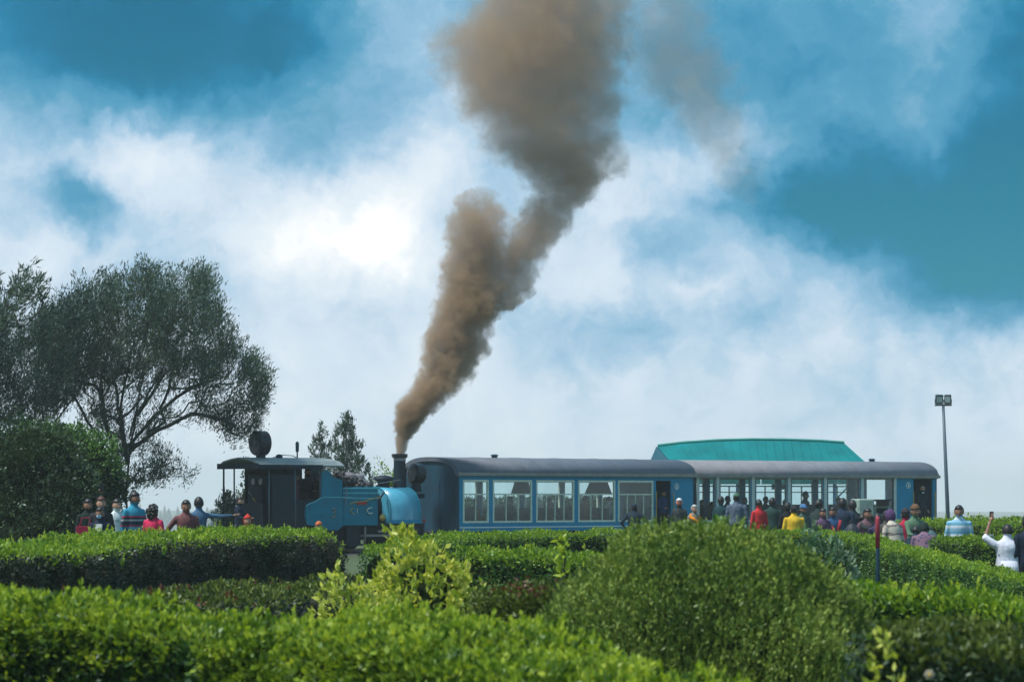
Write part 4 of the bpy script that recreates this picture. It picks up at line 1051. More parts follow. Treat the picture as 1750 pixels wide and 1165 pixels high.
coach(C1, L1, 'first coach next to the locomotive, blue with cream barred windows', [(791, 835), (842, 909), (916, 981), (988, 1051), (1056, 1116)], (1121, 1147),
      dict(sill=.86, head=2.07, body='coach_blue', pillar='coach_blue', rail='coach_blue', frame=.055, wmat='cream', bar=1.66, bars=True, glass='glass2', crest=(1156, 831), endmat='coach_navy', roof='coach_roof', vents=(845,), curtains=((994, 1044), (1060, 1113), (868, 906)), seatback=.72))
C2 = Frame(1190, 106.0, 38)
L2 = C2.u(1599)
coach(C2, L2, 'second coach with wide clear windows and pale pillars, in front of the teal shelter', [(1192, 1222), (1230, 1282), (1291, 1344), (1352, 1406), (1414, 1469), (1477, 1529)], (1561, 1594),
      dict(sill=.86, head=2.17, body='coach_blue', pillar='pillar', rail='coach_navy', frame=.03, wmat='gutter', bar=1.92, bars=False, glass='glass2', crest=(1552, 829), endmat='coach_navy', roof='coach_roof2', vents=(1490,), curtains=(), seatback=.8))

# gangway bellows between the coaches
gw = C1.world(L1 + .05, 1.09, 0); b = MB()
for k in range(6): b.box((.02 + .09 * k, -.42, .7), (.08 + .09 * k, .42, 2.1))
b.box((0, -.38, .74), (.58, .38, 2.06))
tag(b.build('gangway_bellows', M['under'], loc=gw), 'dark concertina gangway joining the two coaches', 'gangway').rotation_euler = (0, 0, R(42))

# ------------------------------------------------------------------ track: rails through the train's curve
def track():
    root = empty('railway_track', LF.world(-6, .87), 0); root['kind'] = 'structure'
    o = Vector(root.location)
    ctl = [LF.world(-14, 1.6), LF.world(-6, 1.05), LF.world(0, .87), LF.world(5.5, .87), C1.world(0, 1.09), C1.world(L1, 1.09), C2.world(0, 1.09), C2.world(L2, 1.09), C2.world(L2 + 12, 1.5)]
    pts = []
    for i in range(len(ctl) - 1):
        n = max(2, int((ctl[i + 1] - ctl[i]).length / .6))
        for k in range(n): pts.append(ctl[i].lerp(ctl[i + 1], k / n))
    for _ in range(5): pts = [pts[0]] + [(pts[i - 1] + 2 * pts[i] + pts[i + 1]) / 4 for i in range(1, len(pts) - 1)] + [pts[-1]]
    nor = []
    for i in range(len(pts)):
        t = (pts[min(i + 1, len(pts) - 1)] - pts[max(0, i - 1)]).normalized(); nor.append(Vector((-t.y, t.x, 0)))
    for s in (-.42, .42):
        b = MB(); V = []
        for p, n in zip(pts, nor):
            c = p + n * s - o
            for (dn, z) in ((-.03, .10), (.03, .10), (.03, .16), (-.03, .16)): V.append(c + n * dn + Vector((0, 0, z)))
        b.add(V, [(i * 4 + k, i * 4 + (k + 1) % 4, (i + 1) * 4 + (k + 1) % 4, (i + 1) * 4 + k) for i in range(len(pts) - 1) for k in range(4)]); b.build('rail', M['rail'], root)
    sl = MB(); sl.box((-.1, -.75, .03), (.1, .75, .10)); me = sl.mesh('sleeper', M['sleeper'])
    for p, n in zip(pts, nor):
        q = link('sleeper', me, root, p - o); q.rotation_euler = (0, 0, math.atan2(n.y, n.x) - math.pi / 2)
    b = MB(); V = []
    for p, n in zip(pts, nor):
        for (dn, z) in ((-1.5, -.02), (-1.1, .05), (1.1, .05), (1.5, -.02)): V.append(p + n * dn + Vector((0, 0, z)) - o)
    b.add(V, [(i * 4 + k, i * 4 + k + 1, (i + 1) * 4 + k + 1, (i + 1) * 4 + k) for i in range(len(pts) - 1) for k in range(3)]); b.build('ballast', M['ballast'], root)
track()

# ------------------------------------------------------------------ people
def cloth(name, c, **k): return mat('cloth_' + name, c, .9, var=.18, scale=7, bump=.5, bscale=22, spec=.2, **k)
SKIN = mat('skin', (.24, .125, .08), .55, var=.1); SKINL = mat('skin_light', (.40, .23, .16), .55, var=.08); SKIND = mat('skin_dark', (.13, .07, .048), .55, var=.1)
HAIRB = mat('black_hair', (.010, .010, .012), .5, var=.3); HAIRG = mat('grey_hair', (.35, .35, .35), .7); EYEM = mat('eye', (.01, .01, .01), .2); LIP = mat('lips', (.22, .07, .06), .5)
ARMS = dict(down=((.06, .02, -.28), (.07, -.06, -.53)), raise_=((.14, -.06, .20), (.10, -.10, .46)), phone=((.08, -.12, -.24), (-.02, -.30, -.02)), out=((.26, -.05, -.04), (.50, -.10, .0)),
            front=((.03, -.16, -.22), (-.08, -.34, -.22)), lap=((.06, -.02, -.27), (-.02, -.24, -.30)), hip=((.17, .08, -.22), (.02, .0, -.42)), point=((.25, .02, -.02), (.49, .0, .0)), wave=((.16, -.05, .12), (.05, -.12, .40)))

def person(px, ytop, D, yaw, label, top, bottom=None, skin=None, arms=('down', 'down'), hair='short', hairm=None, lean=0.0, sit=False, zb=None, headturn=0.0, nod=0.0, sleeve='long', world=None, wide=1.0, extras=None, crouch=False, group=None, sc=None, vest=None):
    skin = skin or SKIN; bottom = bottom or cloth('dark_trousers', (.02, .022, .03)); hairm = hairm or HAIRB
    hipz = .93 if not (sit or crouch) else (.50 if sit else .40)
    if world is not None: gx, gy = world[0], world[1]; ztop = world[2]
    else:
        p = P(px, ytop, D); gx, gy, ztop = p.x, p.y, p.z
    if zb is None: zb = float(terrain(np.array(gx), np.array(gy)))
    ln = R(lean); Hn = hipz + (1.69 - .93) * math.cos(ln) + (.05 * math.sin(ln))
    s = sc or (ztop - zb) / Hn
    s = min(1.12, max(.62, s)); zb = ztop - Hn * s
    Rl = Matrix.Rotation(ln, 3, 'X')      # lean towards the front (-y)
    hip = Vector((0, 0, hipz))
    def up(v): return hip + Rl @ Vector(v)
    prim = []   # (kind label, p0, r0, p1, r1)
    mb = MB()
    def cap(lbl, p0, r0, p1, r1):
        p0, p1 = Vector(p0), Vector(p1); mb.tube([p0, p0.lerp(p1, .5), p1], [r0, (r0 + r1) / 2, r1], 10); mb.ball(p0, r0, 10, 7); mb.ball(p1, r1, 10, 7); prim.append((lbl, p0, p1, (r0 + r1) / 2))
    # torso: stacked elliptical rings
    rings = [(-.06, .155, .118), (.02, .160, .122), (.12, .152, .112), (.22, .150, .110), (.33, .160, .116), (.40, .165, .108), (.455, .145, .088), (.495, .085, .065), (.56, .050, .052)]
    vs = []; n = 14
    for (z, rx, ry) in rings:
        for k in range(n): a = 2 * math.pi * k / n; vs.append(up((rx * wide * math.cos(a), ry * wide * math.sin(a), z)))
    fs = [tuple(range(n))[::-1], tuple((len(rings) - 1) * n + k for k in range(n))]
    for i in range(len(rings) - 1):
        for k in range(n): fs.append((i * n + k, i * n + (k + 1) % n, (i + 1) * n + (k + 1) % n, (i + 1) * n + k))
    mb.add(vs, fs); prim.append(('torso', up((0, 0, -.02)), up((0, 0, .46)), .15)); prim.append(('torso', up((-.13, 0, .43)), up((.13, 0, .43)), .07)); prim.append(('hips', up((0, 0, -.12)), up((0, 0, -.05)), .14))
    hands = []
    for sd, pose in ((-1, arms[0]), (1, arms[1])):
        sh = up((sd * .165 * wide, 0, .405)); e, w = ARMS[pose]
        el = sh + Vector((sd * e[0], e[1], e[2])); wr = sh + Vector((sd * w[0], w[1], w[2]))
        cap('sleeve', sh, .054 * wide, el, .043 * wide); cap('forearm', el, .041, wr, .030)
        hands.append((wr, (wr - el).normalized(), sd))
    for sd in (-1, 1):
        h = Vector((sd * .088, 0, hipz - .03))
        if sit: kn = Vector((sd * .11, -.42, hipz)); an = Vector((sd * .11, -.44, .09))
        elif crouch: kn = Vector((sd * .15, -.34, .50)); an = Vector((sd * .12, -.08, .09))
        else: kn = Vector((sd * .10, -.03, .50)); an = Vector((sd * .105, .02, .09))
        cap('leg', h, .095, kn, .062); cap('leg', kn, .058, an, .042); cap('shoe', an + Vector((0, .02, -.04)), .045, an + Vector((sd * .02, -.16, -.055)), .036)
    # neck and head
    nk = up((0, -.005, .50)); hc = up((0, -.02, .628))
    cap('neck', nk, .050, hc - (hc - nk) * .35, .048)
    Rh = Matrix.Rotation(R(headturn), 3, 'Z') @ Matrix.Rotation(ln * .55 + R(nod), 3, 'X')
    H = lambda v: hc + Rh @ Vector(v)
    mb.ball(hc, (.084, .103, .118), 14, 10, rot=Rh); mb.ball(H((0, -.018, -.055)), (.062, .075, .066), 12, 8, rot=Rh); prim.append(('head', hc - Vector((0, 0, .03)), hc + Vector((0, 0, .03)), .085))
    me0 = mb.mesh('body_base', []) if False else None
    me0 = bpy.data.meshes.new('tmp'); me0.from_pydata(mb.v, [], mb.f); ob = bpy.data.objects.new('tmp', me0); COL.objects.link(ob)
    rm = ob.modifiers.new('r', 'REMESH'); rm.mode = 'VOXEL'; rm.voxel_size = .021; rm.use_smooth_shade = True
    sm = ob.modifiers.new('s', 'SMOOTH'); sm.factor = .5; sm.iterations = 2
    dg = bpy.context.evaluated_depsgraph_get(); me = bpy.data.meshes.new_from_object(ob.evaluated_get(dg)); bpy.data.objects.remove(ob); bpy.data.meshes.remove(me0)
    # clothing and skin by nearest limb
    nf = len(me.polygons); cen = np.empty(nf * 3); me.polygons.foreach_get('center', cen); cen = cen.reshape(-1, 3)
    best = np.full(nf, 9.0); lab = np.zeros(nf, int); names = []
    for i, (lb, a, b2, r) in enumerate(prim):
        a = np.array(a); b2 = np.array(b2); d = b2 - a; t = np.clip(((cen - a) @ d) / max(1e-9, d @ d), 0, 1)
        ds = np.linalg.norm(cen - (a + t[:, None] * d), axis=1) - r; k = ds < best; best[k] = ds[k]; lab[k] = i; names.append(lb)
    slot = {'torso': 0, 'sleeve': 0, 'forearm': 0 if sleeve == 'long' else 2, 'hips': 1, 'leg': 1, 'shoe': 3, 'neck': 2, 'head': 2}
    me.polygons.foreach_set('material_index', np.array([slot[names[i]] for i in lab], dtype=np.int32))
    # hands, ears, nose, eyes and mouth joined to the body
    ex = MB()
    for (wr, d, sd) in hands:
        q = d.to_track_quat('Z', 'Y').to_matrix(); hp = lambda v: wr + q @ Vector(v)
        ex.ball(hp((0, 0, .055)), (.040, .018, .052), 8, 6, 2, rot=q)
        for k, (fx, fl_) in enumerate(((-.030, .060), (-.010, .075), (.010, .070), (.029, .055))):
            ex.tube([hp((fx, 0, .085)), hp((fx * 1.15, .008, .085 + fl_ * .6)), hp((fx * 1.2, .022, .085 + fl_))], [.0095, .0085, .007], 6, 2)
        ex.tube([hp((-sd * .034, 0, .03)), hp((-sd * .062, .008, .065)), hp((-sd * .066, .018, .09))], [.012, .010, .008], 6, 2)
    for sd in (-1, 1):
        ex.ball(H((sd * .085, .005, -.012)), (.010, .022, .030), 6, 5, 2, rot=Rh)
        ex.ball(H((sd * .032, -.099, .004)), (.008, .006, .005), 6, 5, 4, rot=Rh)
    ex.ball(H((0, -.110, -.022)), (.014, .018, .024), 7, 5, 2, rot=Rh); ex.ball(H((0, -.092, -.066)), (.024, .010, .007), 7, 5, 5, rot=Rh)
    m2 = ex.mesh('tmp2', [])
    bm = bmesh.new(); bm.from_mesh(me); bm.from_mesh(m2)
    b_me = bpy.data.meshes.new('body'); bm.to_mesh(b_me); bm.free(); bpy.data.meshes.remove(me); bpy.data.meshes.remove(m2)
    shoes = mat('shoe_leather', (.02, .017, .015), .5)
    for m_ in (top, bottom, skin, shoes, EYEM, LIP): b_me.materials.append(m_)
    b_me.shade_smooth()
    root = empty('person', (gx, gy, zb), R(yaw), label, 'person', group); root.scale = (s, s, s)
    body = link('body', b_me, root)
    # hair
    def cap_hair(k=1.15, cutf=-.03, low=-.055, m=hairm, name='hair', lift=.008):
        hb = MB(); hb.ball((0, 0, 0), (.084 * k, .103 * k, .117 * k), 18, 14); bm_ = bmesh.new(); me_ = hb.mesh('t', []); bm_.from_mesh(me_)
        kill = [v for v in bm_.verts if (v.co.z < .036 and v.co.y < cutf) or v.co.z < low]
        bmesh.ops.delete(bm_, geom=kill, context='VERTS')
        for v in bm_.verts: v.co = H((v.co.x, v.co.y + .004, v.co.z + lift)) + Vector((0, 0, .004 * math.sin(v.co.x * 160) * math.cos(v.co.y * 130)))
        r_ = bmesh.ops.solidify(bm_, geom=bm_.faces, thickness=.012)
        bm_.to_mesh(me_); bm_.free(); me_.materials.append(m); me_.shade_smooth(); link(name, me_, root)
    if hair in ('short', 'long', 'curly', 'tied'): cap_hair()
    if hair == 'long':
        b = MB(); b.ball(H((0, .062, -.10)), (.085, .05, .15), 12, 9, rot=Rh); b.build('hair', hairm, root, smooth=True)
    if hair == 'curly':
        b = MB(); rr = random.Random(int(px))
        for k in range(70):
            d = Vector((rr.gauss(0, 1), rr.gauss(.35, .9), rr.gauss(0, 1))).normalized()
            if d.y < -.35 and d.z < .6: continue
            b.ball(H((d.x * .115, d.y * .12 + .03, d.z * .15 - .04)), rr.uniform(.028, .042), 7, 5)
        b.build('hair', hairm, root, smooth=True)
    if hair == 'tied':
        b = MB(); b.ball(H((0, .115, .02)), .042, 9, 7); b.build('hair', hairm, root, smooth=True)
    if hair in ('cap', 'hat', 'beanie', 'hood', 'scarf'):
        if hair == 'cap':
            cap_hair(1.06, m=HAIRB); cap_hair(1.16, -.2, .02, hairm, 'cap')
            b = MB(); b.ball(H((0, -.125, .045)), (.062, .06, .008), 12, 6, rot=Rh); b.build('cap_brim', hairm, root, smooth=True)
        elif hair == 'hat':
            b = MB(); b.ball(H((0, 0, .075)), (.095, .11, .075), 14, 8, rot=Rh); b.ball(H((0, 0, .05)), (.155, .165, .014), 16, 6, rot=Rh); b.build('hat', hairm, root, smooth=True)
        elif hair == 'beanie':
            cap_hair(1.18, -.2, .015, hairm, 'knitted_cap', .015)
        elif hair == 'hood':
            cap_hair(1.22, -.055, -.2, hairm, 'hood', .0)
            b = MB(); b.tube([H((0, .02, .10)), H((0, .05, .17))], [.06, .008], 8); b.build('hood_tip', hairm, root, smooth=True)
        elif hair == 'scarf':
            cap_hair(1.2, -.045, -.2, hairm, 'headscarf', .0)
    for e in (extras or []):
        if e[0] == 'shirttail':
            b = MB(); b.lathe([(hipz + .12, .135 * wide), (hipz - .05, .150 * wide), (hipz - .24, .155 * wide)], (0, 0, 0), 'z', 16); b.build('shirt_tail', e[1], root, smooth=True); continue
        k, m_ = e[0], e[1]
        if k == 'mask': b = MB(); b.ball(H((0, -.068, -.052)), (.056, .045, .042), 12, 8, rot=Rh); b.build('face_mask', m_, root, smooth=True)
        if k == 'shirtfront':
            b = MB(); vs = [up((x, -.135 * wide - (.0 if abs(x) > .05 else .01), z)) for x, z in ((-.07, .43), (.07, .43), (.055, .0), (-.055, .0))]; vs += [v + Rl @ Vector((0, .04, 0)) for v in vs]
            b.add(vs, [(0, 1, 2, 3), (7, 6, 5, 4), (0, 4, 5, 1), (1, 5, 6, 2), (2, 6, 7, 3), (3, 7, 4, 0)]); b.build('shirt_front', m_, root)
        if k == 'collar': b = MB(); b.lathe([(-.015, .085), (.02, .068), (.035, .062)], (0, 0, 0), 'z', 12); o = b.build('collar', m_, root, smooth=True, loc=up((0, -.01, .485))); 
        if k == 'bag':
            b = MB(); b.ball((.30, .0, .52), (.16, .08, .17), 12, 9); b.tube([(.22, 0, .62), (.26, -.01, .95), (.34, 0, .64)], .012, 6); b.build('shoulder_bag', m_, root, smooth=True)
        if k == 'backpack': b = MB(); b.box(up((-.15, .10, .02)), up((.15, .26, .42))); b.build('backpack', m_, root, bevel=.03)
        if k == 'shawl':
            b = MB(); b.tube([up((-.17, -.05, .40)), up((0, -.14, .28)), up((.12, -.13, .0)), up((.13, -.12, -.25))], [.05, .05, .055, .04], 8); b.tube([up((-.17, -.05, .40)), up((-.05, .1, .46)), up((.17, .0, .42)), up((.15, -.12, .2))], [.05, .05, .05, .04], 8); b.build('shawl', m_, root, smooth=True)
        if k == 'skirt':
            b = MB(); b.lathe([(hipz + .02, .17), (hipz - .2, .22), (hipz - .55, .27)], (0, 0, 0), 'z', 16); b.build('kurta_skirt', m_, root, smooth=True)
    return root, hands, s
def held_phone(rt, side=1):
    root, hands, s = rt; wr, d, sd = hands[side]; m = Matrix.Rotation(root.rotation_euler.z, 3, 'Z')
    p = Vector(root.location) + m @ ((wr + d * .12 + Vector((0, -.02, 0))) * s)
    b = MB(); b.box((-.036, -.005, -.07), (.036, .005, .075))
    tag(b.build('phone', M['blackgloss'], loc=p, bevel=.003), 'phone held up by the person in the bulky white shirt' if rt[0].location.x > 0 else 'phone held up by the arm reaching out of the dark bush', 'phone').rotation_euler = (0, 0, root.rotation_euler.z)

c = cloth
# group at the left
held_phone(person(150, 852, 64, 20, 'person in a dark jacket raising one arm high against the dark bush', c('dark_green', (.012, .025, .022)), arms=('down', 'raise_'), skin=SKIN), 1)
person(173, 848, 61.5, 10, 'person with reddish hair standing behind the one in the blue face mask', c('charcoal', (.03, .03, .035)), hairm=mat('reddish_hair', (.06, .02, .012), .6), skin=SKINL)
person(172, 866, 58, -12, 'person in a navy blazer, white top and pale blue face mask', c('navy_blazer', (.012, .02, .045)), arms=('lap', 'down'), hair='long', skin=SKIN, extras=[('mask', cloth('mask_blue', (.20, .38, .52))), ('shirtfront', cloth('white', (.62, .64, .64)))])
person(199, 852, 65, 25, 'person in a pale grey and white patterned top behind the turquoise sweater', patterned('pale_pattern', (.22, .32, .34), (.52, .60, .62), 16), skin=SKINL)
person(229, 840, 62, 40, 'person with black hair in a turquoise sweater with dark and red stripes', stripes('striped_sweater', [], 2.0, stops=[(0, (.01, .03, .06)), (.47, (.01, .13, .24)), (.51, (.01, .20, .33)), (.535, (.22, .03, .06)), (.55, (.01, .02, .05)), (.585, (.30, .34, .34)), (.60, (.01, .02, .05)), (.615, (.32, .03, .07)), (.63, (.01, .21, .33))]), arms=('down', 'lap'), skin=SKIN, headturn=20, wide=1.08)
person(262, 861, 60, 150, 'person with a mass of black curly hair in a bright pink top', c('pink', (.55, .03, .10)), hair='curly', arms=('lap', 'lap'), wide=1.05)
person(318, 854, 61, 8, 'broad person in a maroon checked shirt', patterned('maroon_check', (.09, .022, .03), (.13, .045, .05), 22), arms=('hip', 'down'), wide=1.12)
person(340, 849, 64, 195, 'person in a denim blue shirt pointing towards the locomotive', c('denim', (.05, .11, .19)), arms=('point', 'down'))
person(409, 848, 88, 60, 'person in dark navy standing behind the locomotive cab with a pale face', c('navy', (.010, .02, .04)), skin=SKINL, arms=('front', 'down'))
person(423, 880, 60.5, 5, 'child in a red pointed hood showing above the purplish hedge', c('red', (.42, .04, .03)), hair='hood', hairm=c('red', (.42, .04, .03)), skin=SKINL)
person(545, 891, 62, -10, 'child in an orange knitted cap peeping over the hedge below the cab', c('orange', (.45, .13, .05)), hair='beanie', hairm=c('orange', (.45, .13, .05)), skin=SKINL)
bg_ = P(146, 905, 58.5); b = MB(); b.box((-.15, -.07, -.2), (.15, .07, .06)); b.tube([(-.10, 0, .05), (-.06, 0, .2), (.06, 0, .2), (.10, 0, .05)], .012, 6)
tag(b.build('handbag', cloth('dark_red', (.26, .02, .05)), loc=bg_, bevel=.03), 'dark red bag hanging beside the person in the blue mask', 'bag')
# driver
dw = LF.world(LF.u(526, .75), .75); person(0, 0, 0, 62, 'driver in dark clothes leaning at the locomotive cab window', c('driver_black', (.014, .018, .022)), world=(dw.x, dw.y, 2.37), zb=.80, arms=('lap', 'phone'), skin=SKIN, headturn=-30)
dw = LF.world(LF.u(508, .35), .42); person(0, 0, 0, 80, 'fireman in a dull maroon shirt beside the driver in the dark cab', c('fireman', (.10, .03, .045)), world=(dw.x, dw.y, 2.22), zb=.80, skin=SKIND)
# around the first coach door
person(1084, 860, 88, 178, 'broad person in a dark waistcoat, back turned, below the last window of the first coach', c('dark_waistcoat', (.015, .03, .045)), arms=('hip', 'hip'), wide=1.3, hair='cap', hairm=c('dark_waistcoat', (.015, .03, .045)))
dw = C1.world(C1.u(1131, -.05), -.05); person(0, 0, 0, 40, 'person in dark blue leaning out of the first coach doorway', c('royal_dark', (.012, .04, .10)), world=(dw.x, dw.y, 1.78), zb=.45, lean=6, arms=('lap', 'down'), skin=SKIN)
person(1161, 851, 90, -20, 'person with white hair standing beside the coach doorway', c('dark_grey', (.03, .04, .045)), hairm=mat('white_hair', (.55, .58, .60), .8), skin=mat('skin_ruddy', (.38, .12, .09), .55))
person(1186, 862, 86, 30, 'person with grey hair and an orange scarf between the two coaches', c('beige_dark', (.22, .19, .15)), hairm=HAIRG, skin=SKINL, extras=[('shawl', c('saffron', (.62, .22, .02)))])
# below the second coach
person(1232, 848, 92, 160, 'person in dark teal, back turned, left of the greenish cap', c('dark_teal', (.012, .05, .06)))
person(1259, 842, 88, 170, 'person in a greenish cap and dark patterned jacket, seen from behind', patterned('dark_pattern', (.02, .035, .07), (.07, .10, .15), 14), hair='cap', hairm=c('green_cap', (.05, .12, .08)), wide=1.2)
person(1297, 853, 86, 200, 'person in a bright red jacket with black hair below the second coach', c('bright_red', (.48, .03, .035)))
person(1320, 850, 91, 175, 'tall person in a dark green jacket right of the red jacket', c('dark_green2', (.02, .05, .045)), wide=1.1)
person(1346, 858, 84, 185, 'person in black just behind the yellow jacket', c('black', (.012, .014, .018)))
person(1357, 864, 78, 182, 'person in a bright yellow jacket and dark cap, back turned', c('yellow', (.62, .40, .03)), hair='cap', hairm=c('cap_dark', (.03, .03, .035)), wide=1.25, arms=('lap', 'lap'))
person(1372, 861, 82, 30, 'person in a blue cap just right of the yellow jacket', c('dull_green', (.05, .09, .08)), hair='cap', hairm=c('cap_blue', (.06, .15, .30)))
person(1394, 852, 88, 140, 'person in a dark coat leaning beside the fourth pillar of the second coach', c('dark_coat', (.02, .035, .035)), lean=12)
person(1406, 868, 80, 20, 'person in dull purple sitting low below the second coach', c('dull_purple', (.10, .06, .11)), arms=('lap', 'lap'))
person(1424, 866, 82, -20, 'person in a blue top with a red scarf near the marker post', c('mid_blue', (.02, .07, .16)), extras=[('shawl', c('scarf_red', (.32, .03, .04)))])
person(1440, 851, 84, 165, 'person in a big dark blue coat, back turned, below the second coach', c('dark_blue_coat', (.015, .03, .055)), wide=1.22)
person(1457, 854, 86, 200, 'person in a dark grey coat beside the pale cart', c('dark_grey_coat', (.03, .038, .05)), wide=1.18)
person(1466, 876, 76, 150, 'person in black bending down behind the hedge left of the marker post', c('black2', (.015, .02, .03)), lean=25)
# crouching group and the last doorway
G = 'people gathered at the end of the second coach'
person(1482, 868, 74, 25, 'person in a dusky pink and grey shawl facing the garden', c('dusky', (.13, .075, .09)), extras=[('shawl', c('dark_grey', (.03, .04, .045)))], group=G, wide=1.1)
person(1500, 877, 73, 200, 'person in dark violet with a pink sleeve behind the marker post', c('dark_violet', (.045, .04, .10)), group=G, arms=('down', 'front'))
person(1516, 872, 72, 185, 'person in a grey-brown jacket with very dark hair, back turned', c('grey_brown', (.055, .055, .05)), group=G, wide=1.2)
person(1531, 869, 71, 215, 'person in a cream and grey striped kurta bending towards the hedge', stripes('striped_kurta', [(.46, .42, .35), (.46, .42, .35), (.17, .15, .13)], .16, 2, wobble=.12), hair='scarf', hairm=c('purple_scarf', (.08, .04, .12)), lean=14, wide=1.1, group=G, extras=[('skirt', MATS['striped_kurta'])])
person(1548, 868, 77, 190, 'person in a red top and dark cap just left of the last doorway', c('crimson', (.36, .02, .06)), hair='cap', hairm=c('cap_dark', (.03, .03, .035)), group=G)
person(1563, 862, 76, 20, 'person in a sage green top standing under the last doorway', c('sage', (.09, .17, .11)), hair='beanie', hairm=c('brown_cap', (.12, .07, .04)), arms=('front', 'front'), group=G)
person(1579, 891, 70, 170, 'person in a dark patterned purple shawl crouching low by the hedge', patterned('purple_pattern', (.03, .03, .09), (.16, .09, .14), 12), hair='scarf', hairm=c('dark_green', (.012, .025, .022)), wide=1.25, lean=20, group=G)
person(1556, 897, 70.5, 150, 'person in very dark blue stooping between the kurta and the purple shawl', c('blueblack', (.012, .03, .045)), lean=30, group=G, skin=SKINL)
dw = C2.world(C2.u(1576, .0), .0); person(0, 0, 0, 38, 'guard in a dark coat and pale collar standing in the last doorway', c('guard_coat', (.012, .028, .04)), world=(dw.x, dw.y, 1.6 + 19 / 53.5), zb=.5, skin=SKINL, hair='bald', extras=[('collar', cloth('white', (.62, .64, .64)))])
# right edge
person(1639, 863, 76, -8, 'person in a pale blue and white striped polo shirt by the lamp post', stripes('striped_polo', [(.22, .42, .58), (.50, .60, .68), (.10, .30, .45)], .17), sleeve='short', wide=1.15)
held_phone(person(1722, 896, 60, 190, 'person in a bulky white shirt with both arms out, back turned', c('white_shirt', (.60, .62, .72)), arms=('out', 'wave'), wide=1.42, hair='short', sleeve='short', extras=[('shirttail', c('white_shirt', (.60, .62, .72)))]), 1)
person(1693, 913, 61, 160, 'child in grey beside the person in the white shirt', c('grey_child', (.13, .15, .20)), hair='scarf', hairm=c('grey_scarf', (.09, .12, .15)), sc=.8)
person(1757, 880, 60, 195, 'person in navy cut off by the right edge of the scene', c('navy', (.010, .02, .04)), wide=1.1)

# passengers
def pax(fr, px, zt, v, label, top, **k):
    u = fr.u(px, v); w = fr.world(u, v); person(0, 0, 0, k.pop('yaw', math.degrees(fr.a) + 80), label, top, world=(w.x, w.y, zt), sit=True, zb=.5, arms=('lap', 'lap'), group='seated passengers', **k)
pax(C1, 872, 1.60, .5, 'passenger in dark blue behind the second window of the first coach', c('navy', (.010, .02, .04)))
pax(C1, 938, 1.58, .5, 'passenger in brown behind the third window of the first coach', c('brown', (.09, .05, .03)))
pax(C1, 1000, 1.62, .5, 'passenger in rust red behind the fourth window of the first coach', c('rust', (.28, .07, .04)))
pax(C1, 1040, 1.60, 1.5, 'passenger in pale clothes behind the fourth window of the first coach', c('pale', (.42, .48, .50)), skin=SKINL)
pax(C1, 812, 1.55, 1.5, 'passenger in olive behind the first window of the first coach', c('olive', (.08, .08, .05)))
for i, (px, zt, v, col, what) in enumerate([(1199, 1.50, .6, (.02, .04, .05), 'dark grey behind the first pane'), (1216, 1.44, 1.5, (.03, .05, .05), 'grey-green behind the first pane'), (1243, 1.62, 1.4, (.03, .04, .06), 'slate behind the second pane'),
    (1272, 1.58, .6, (.05, .05, .08), 'mauve grey behind the second pane'), (1308, 1.60, 1.4, (.03, .04, .06), 'dark slate behind the third pane'), (1341, 1.50, .7, (.02, .03, .05), 'blue-black behind the third pane'),
    (1376, 1.76, 1.2, (.04, .07, .06), 'moss green behind the fourth pane'), (1401, 1.52, .6, (.03, .03, .05), 'charcoal behind the fourth pane'), (1432, 1.58, 1.4, (.03, .06, .09), 'dull blue behind the fifth pane'), (1462, 1.60, .6, (.02, .04, .05), 'black behind the fifth pane')]):
    pax(C2, px, zt, v, 'passenger in ' + what + ' of the second coach', c('pax%d' % i, col))

# pale cart beside the crouching group
ct = P(1497, 955, 90); root = empty('pale_cart', tuple(ct), R(12), 'pale grey-green boxy cart with a dark opening, half hidden behind the gathered people', 'cart')
Zc = lambda py: (955 - py) * 90 / F; Xc = lambda px: (px - 1497) * 90 / F
b = MB(); b.box((Xc(1466), 0, Zc(882)), (Xc(1494), .7, Zc(852))); b.box((Xc(1494), .1, Zc(882)), (Xc(1524), .7, Zc(862)))
b.build('cart_box', mat('cart_paint', (.22, .30, .27), .6, var=.25), root, bevel=.03)
b = MB(); b.box((Xc(1499), -.02, Zc(864)), (Xc(1520), .09, Zc(856))); b.box((Xc(1496), .05, Zc(856)), (Xc(1526), .72, Zc(853))); b.build('canopy_rail', M['under'], root)
b = MB(); b.box((Xc(1500), .085, Zc(878)), (Xc(1520), .098, Zc(868))); b.build('dark_opening', M['under'], root)
for x in (1472, 1516):
    b = MB(); b.lathe([(0, .24), (.05, .24)], (Xc(x), .02, .25), 'y', 14); b.build('wheel', M['black'], root)
b = MB(); b.box((Xc(1466), .05, .3), (Xc(1524), .65, Zc(882))); b.build('cart_base', M['under'], root)
for k, (px, py, D) in enumerate(((1456, 893, 70), (1590, 905, 72))):
    o = P(px, py, D); gz = float(terrain(np.array(o.x), np.array(D))); b = MB(); b.ball((0, 0, o.z / 2), (.22, .18, max(.2, o.z / 2)), 12, 9)
    b.tube([(-.08, 0, o.z - .05), (0, 0, o.z + .06), (.08, 0, o.z - .05)], .015, 6)
    tag(b.build('travel_bag', M['seat'] if k == 0 else mat('bag_teal', (.05, .10, .11), .8), loc=(o.x, D, 0), smooth=True), 'dark bulky bag on the ground left of the marker post' if k == 0 else 'grey-teal bag beside the crouching purple shawl', 'bag')

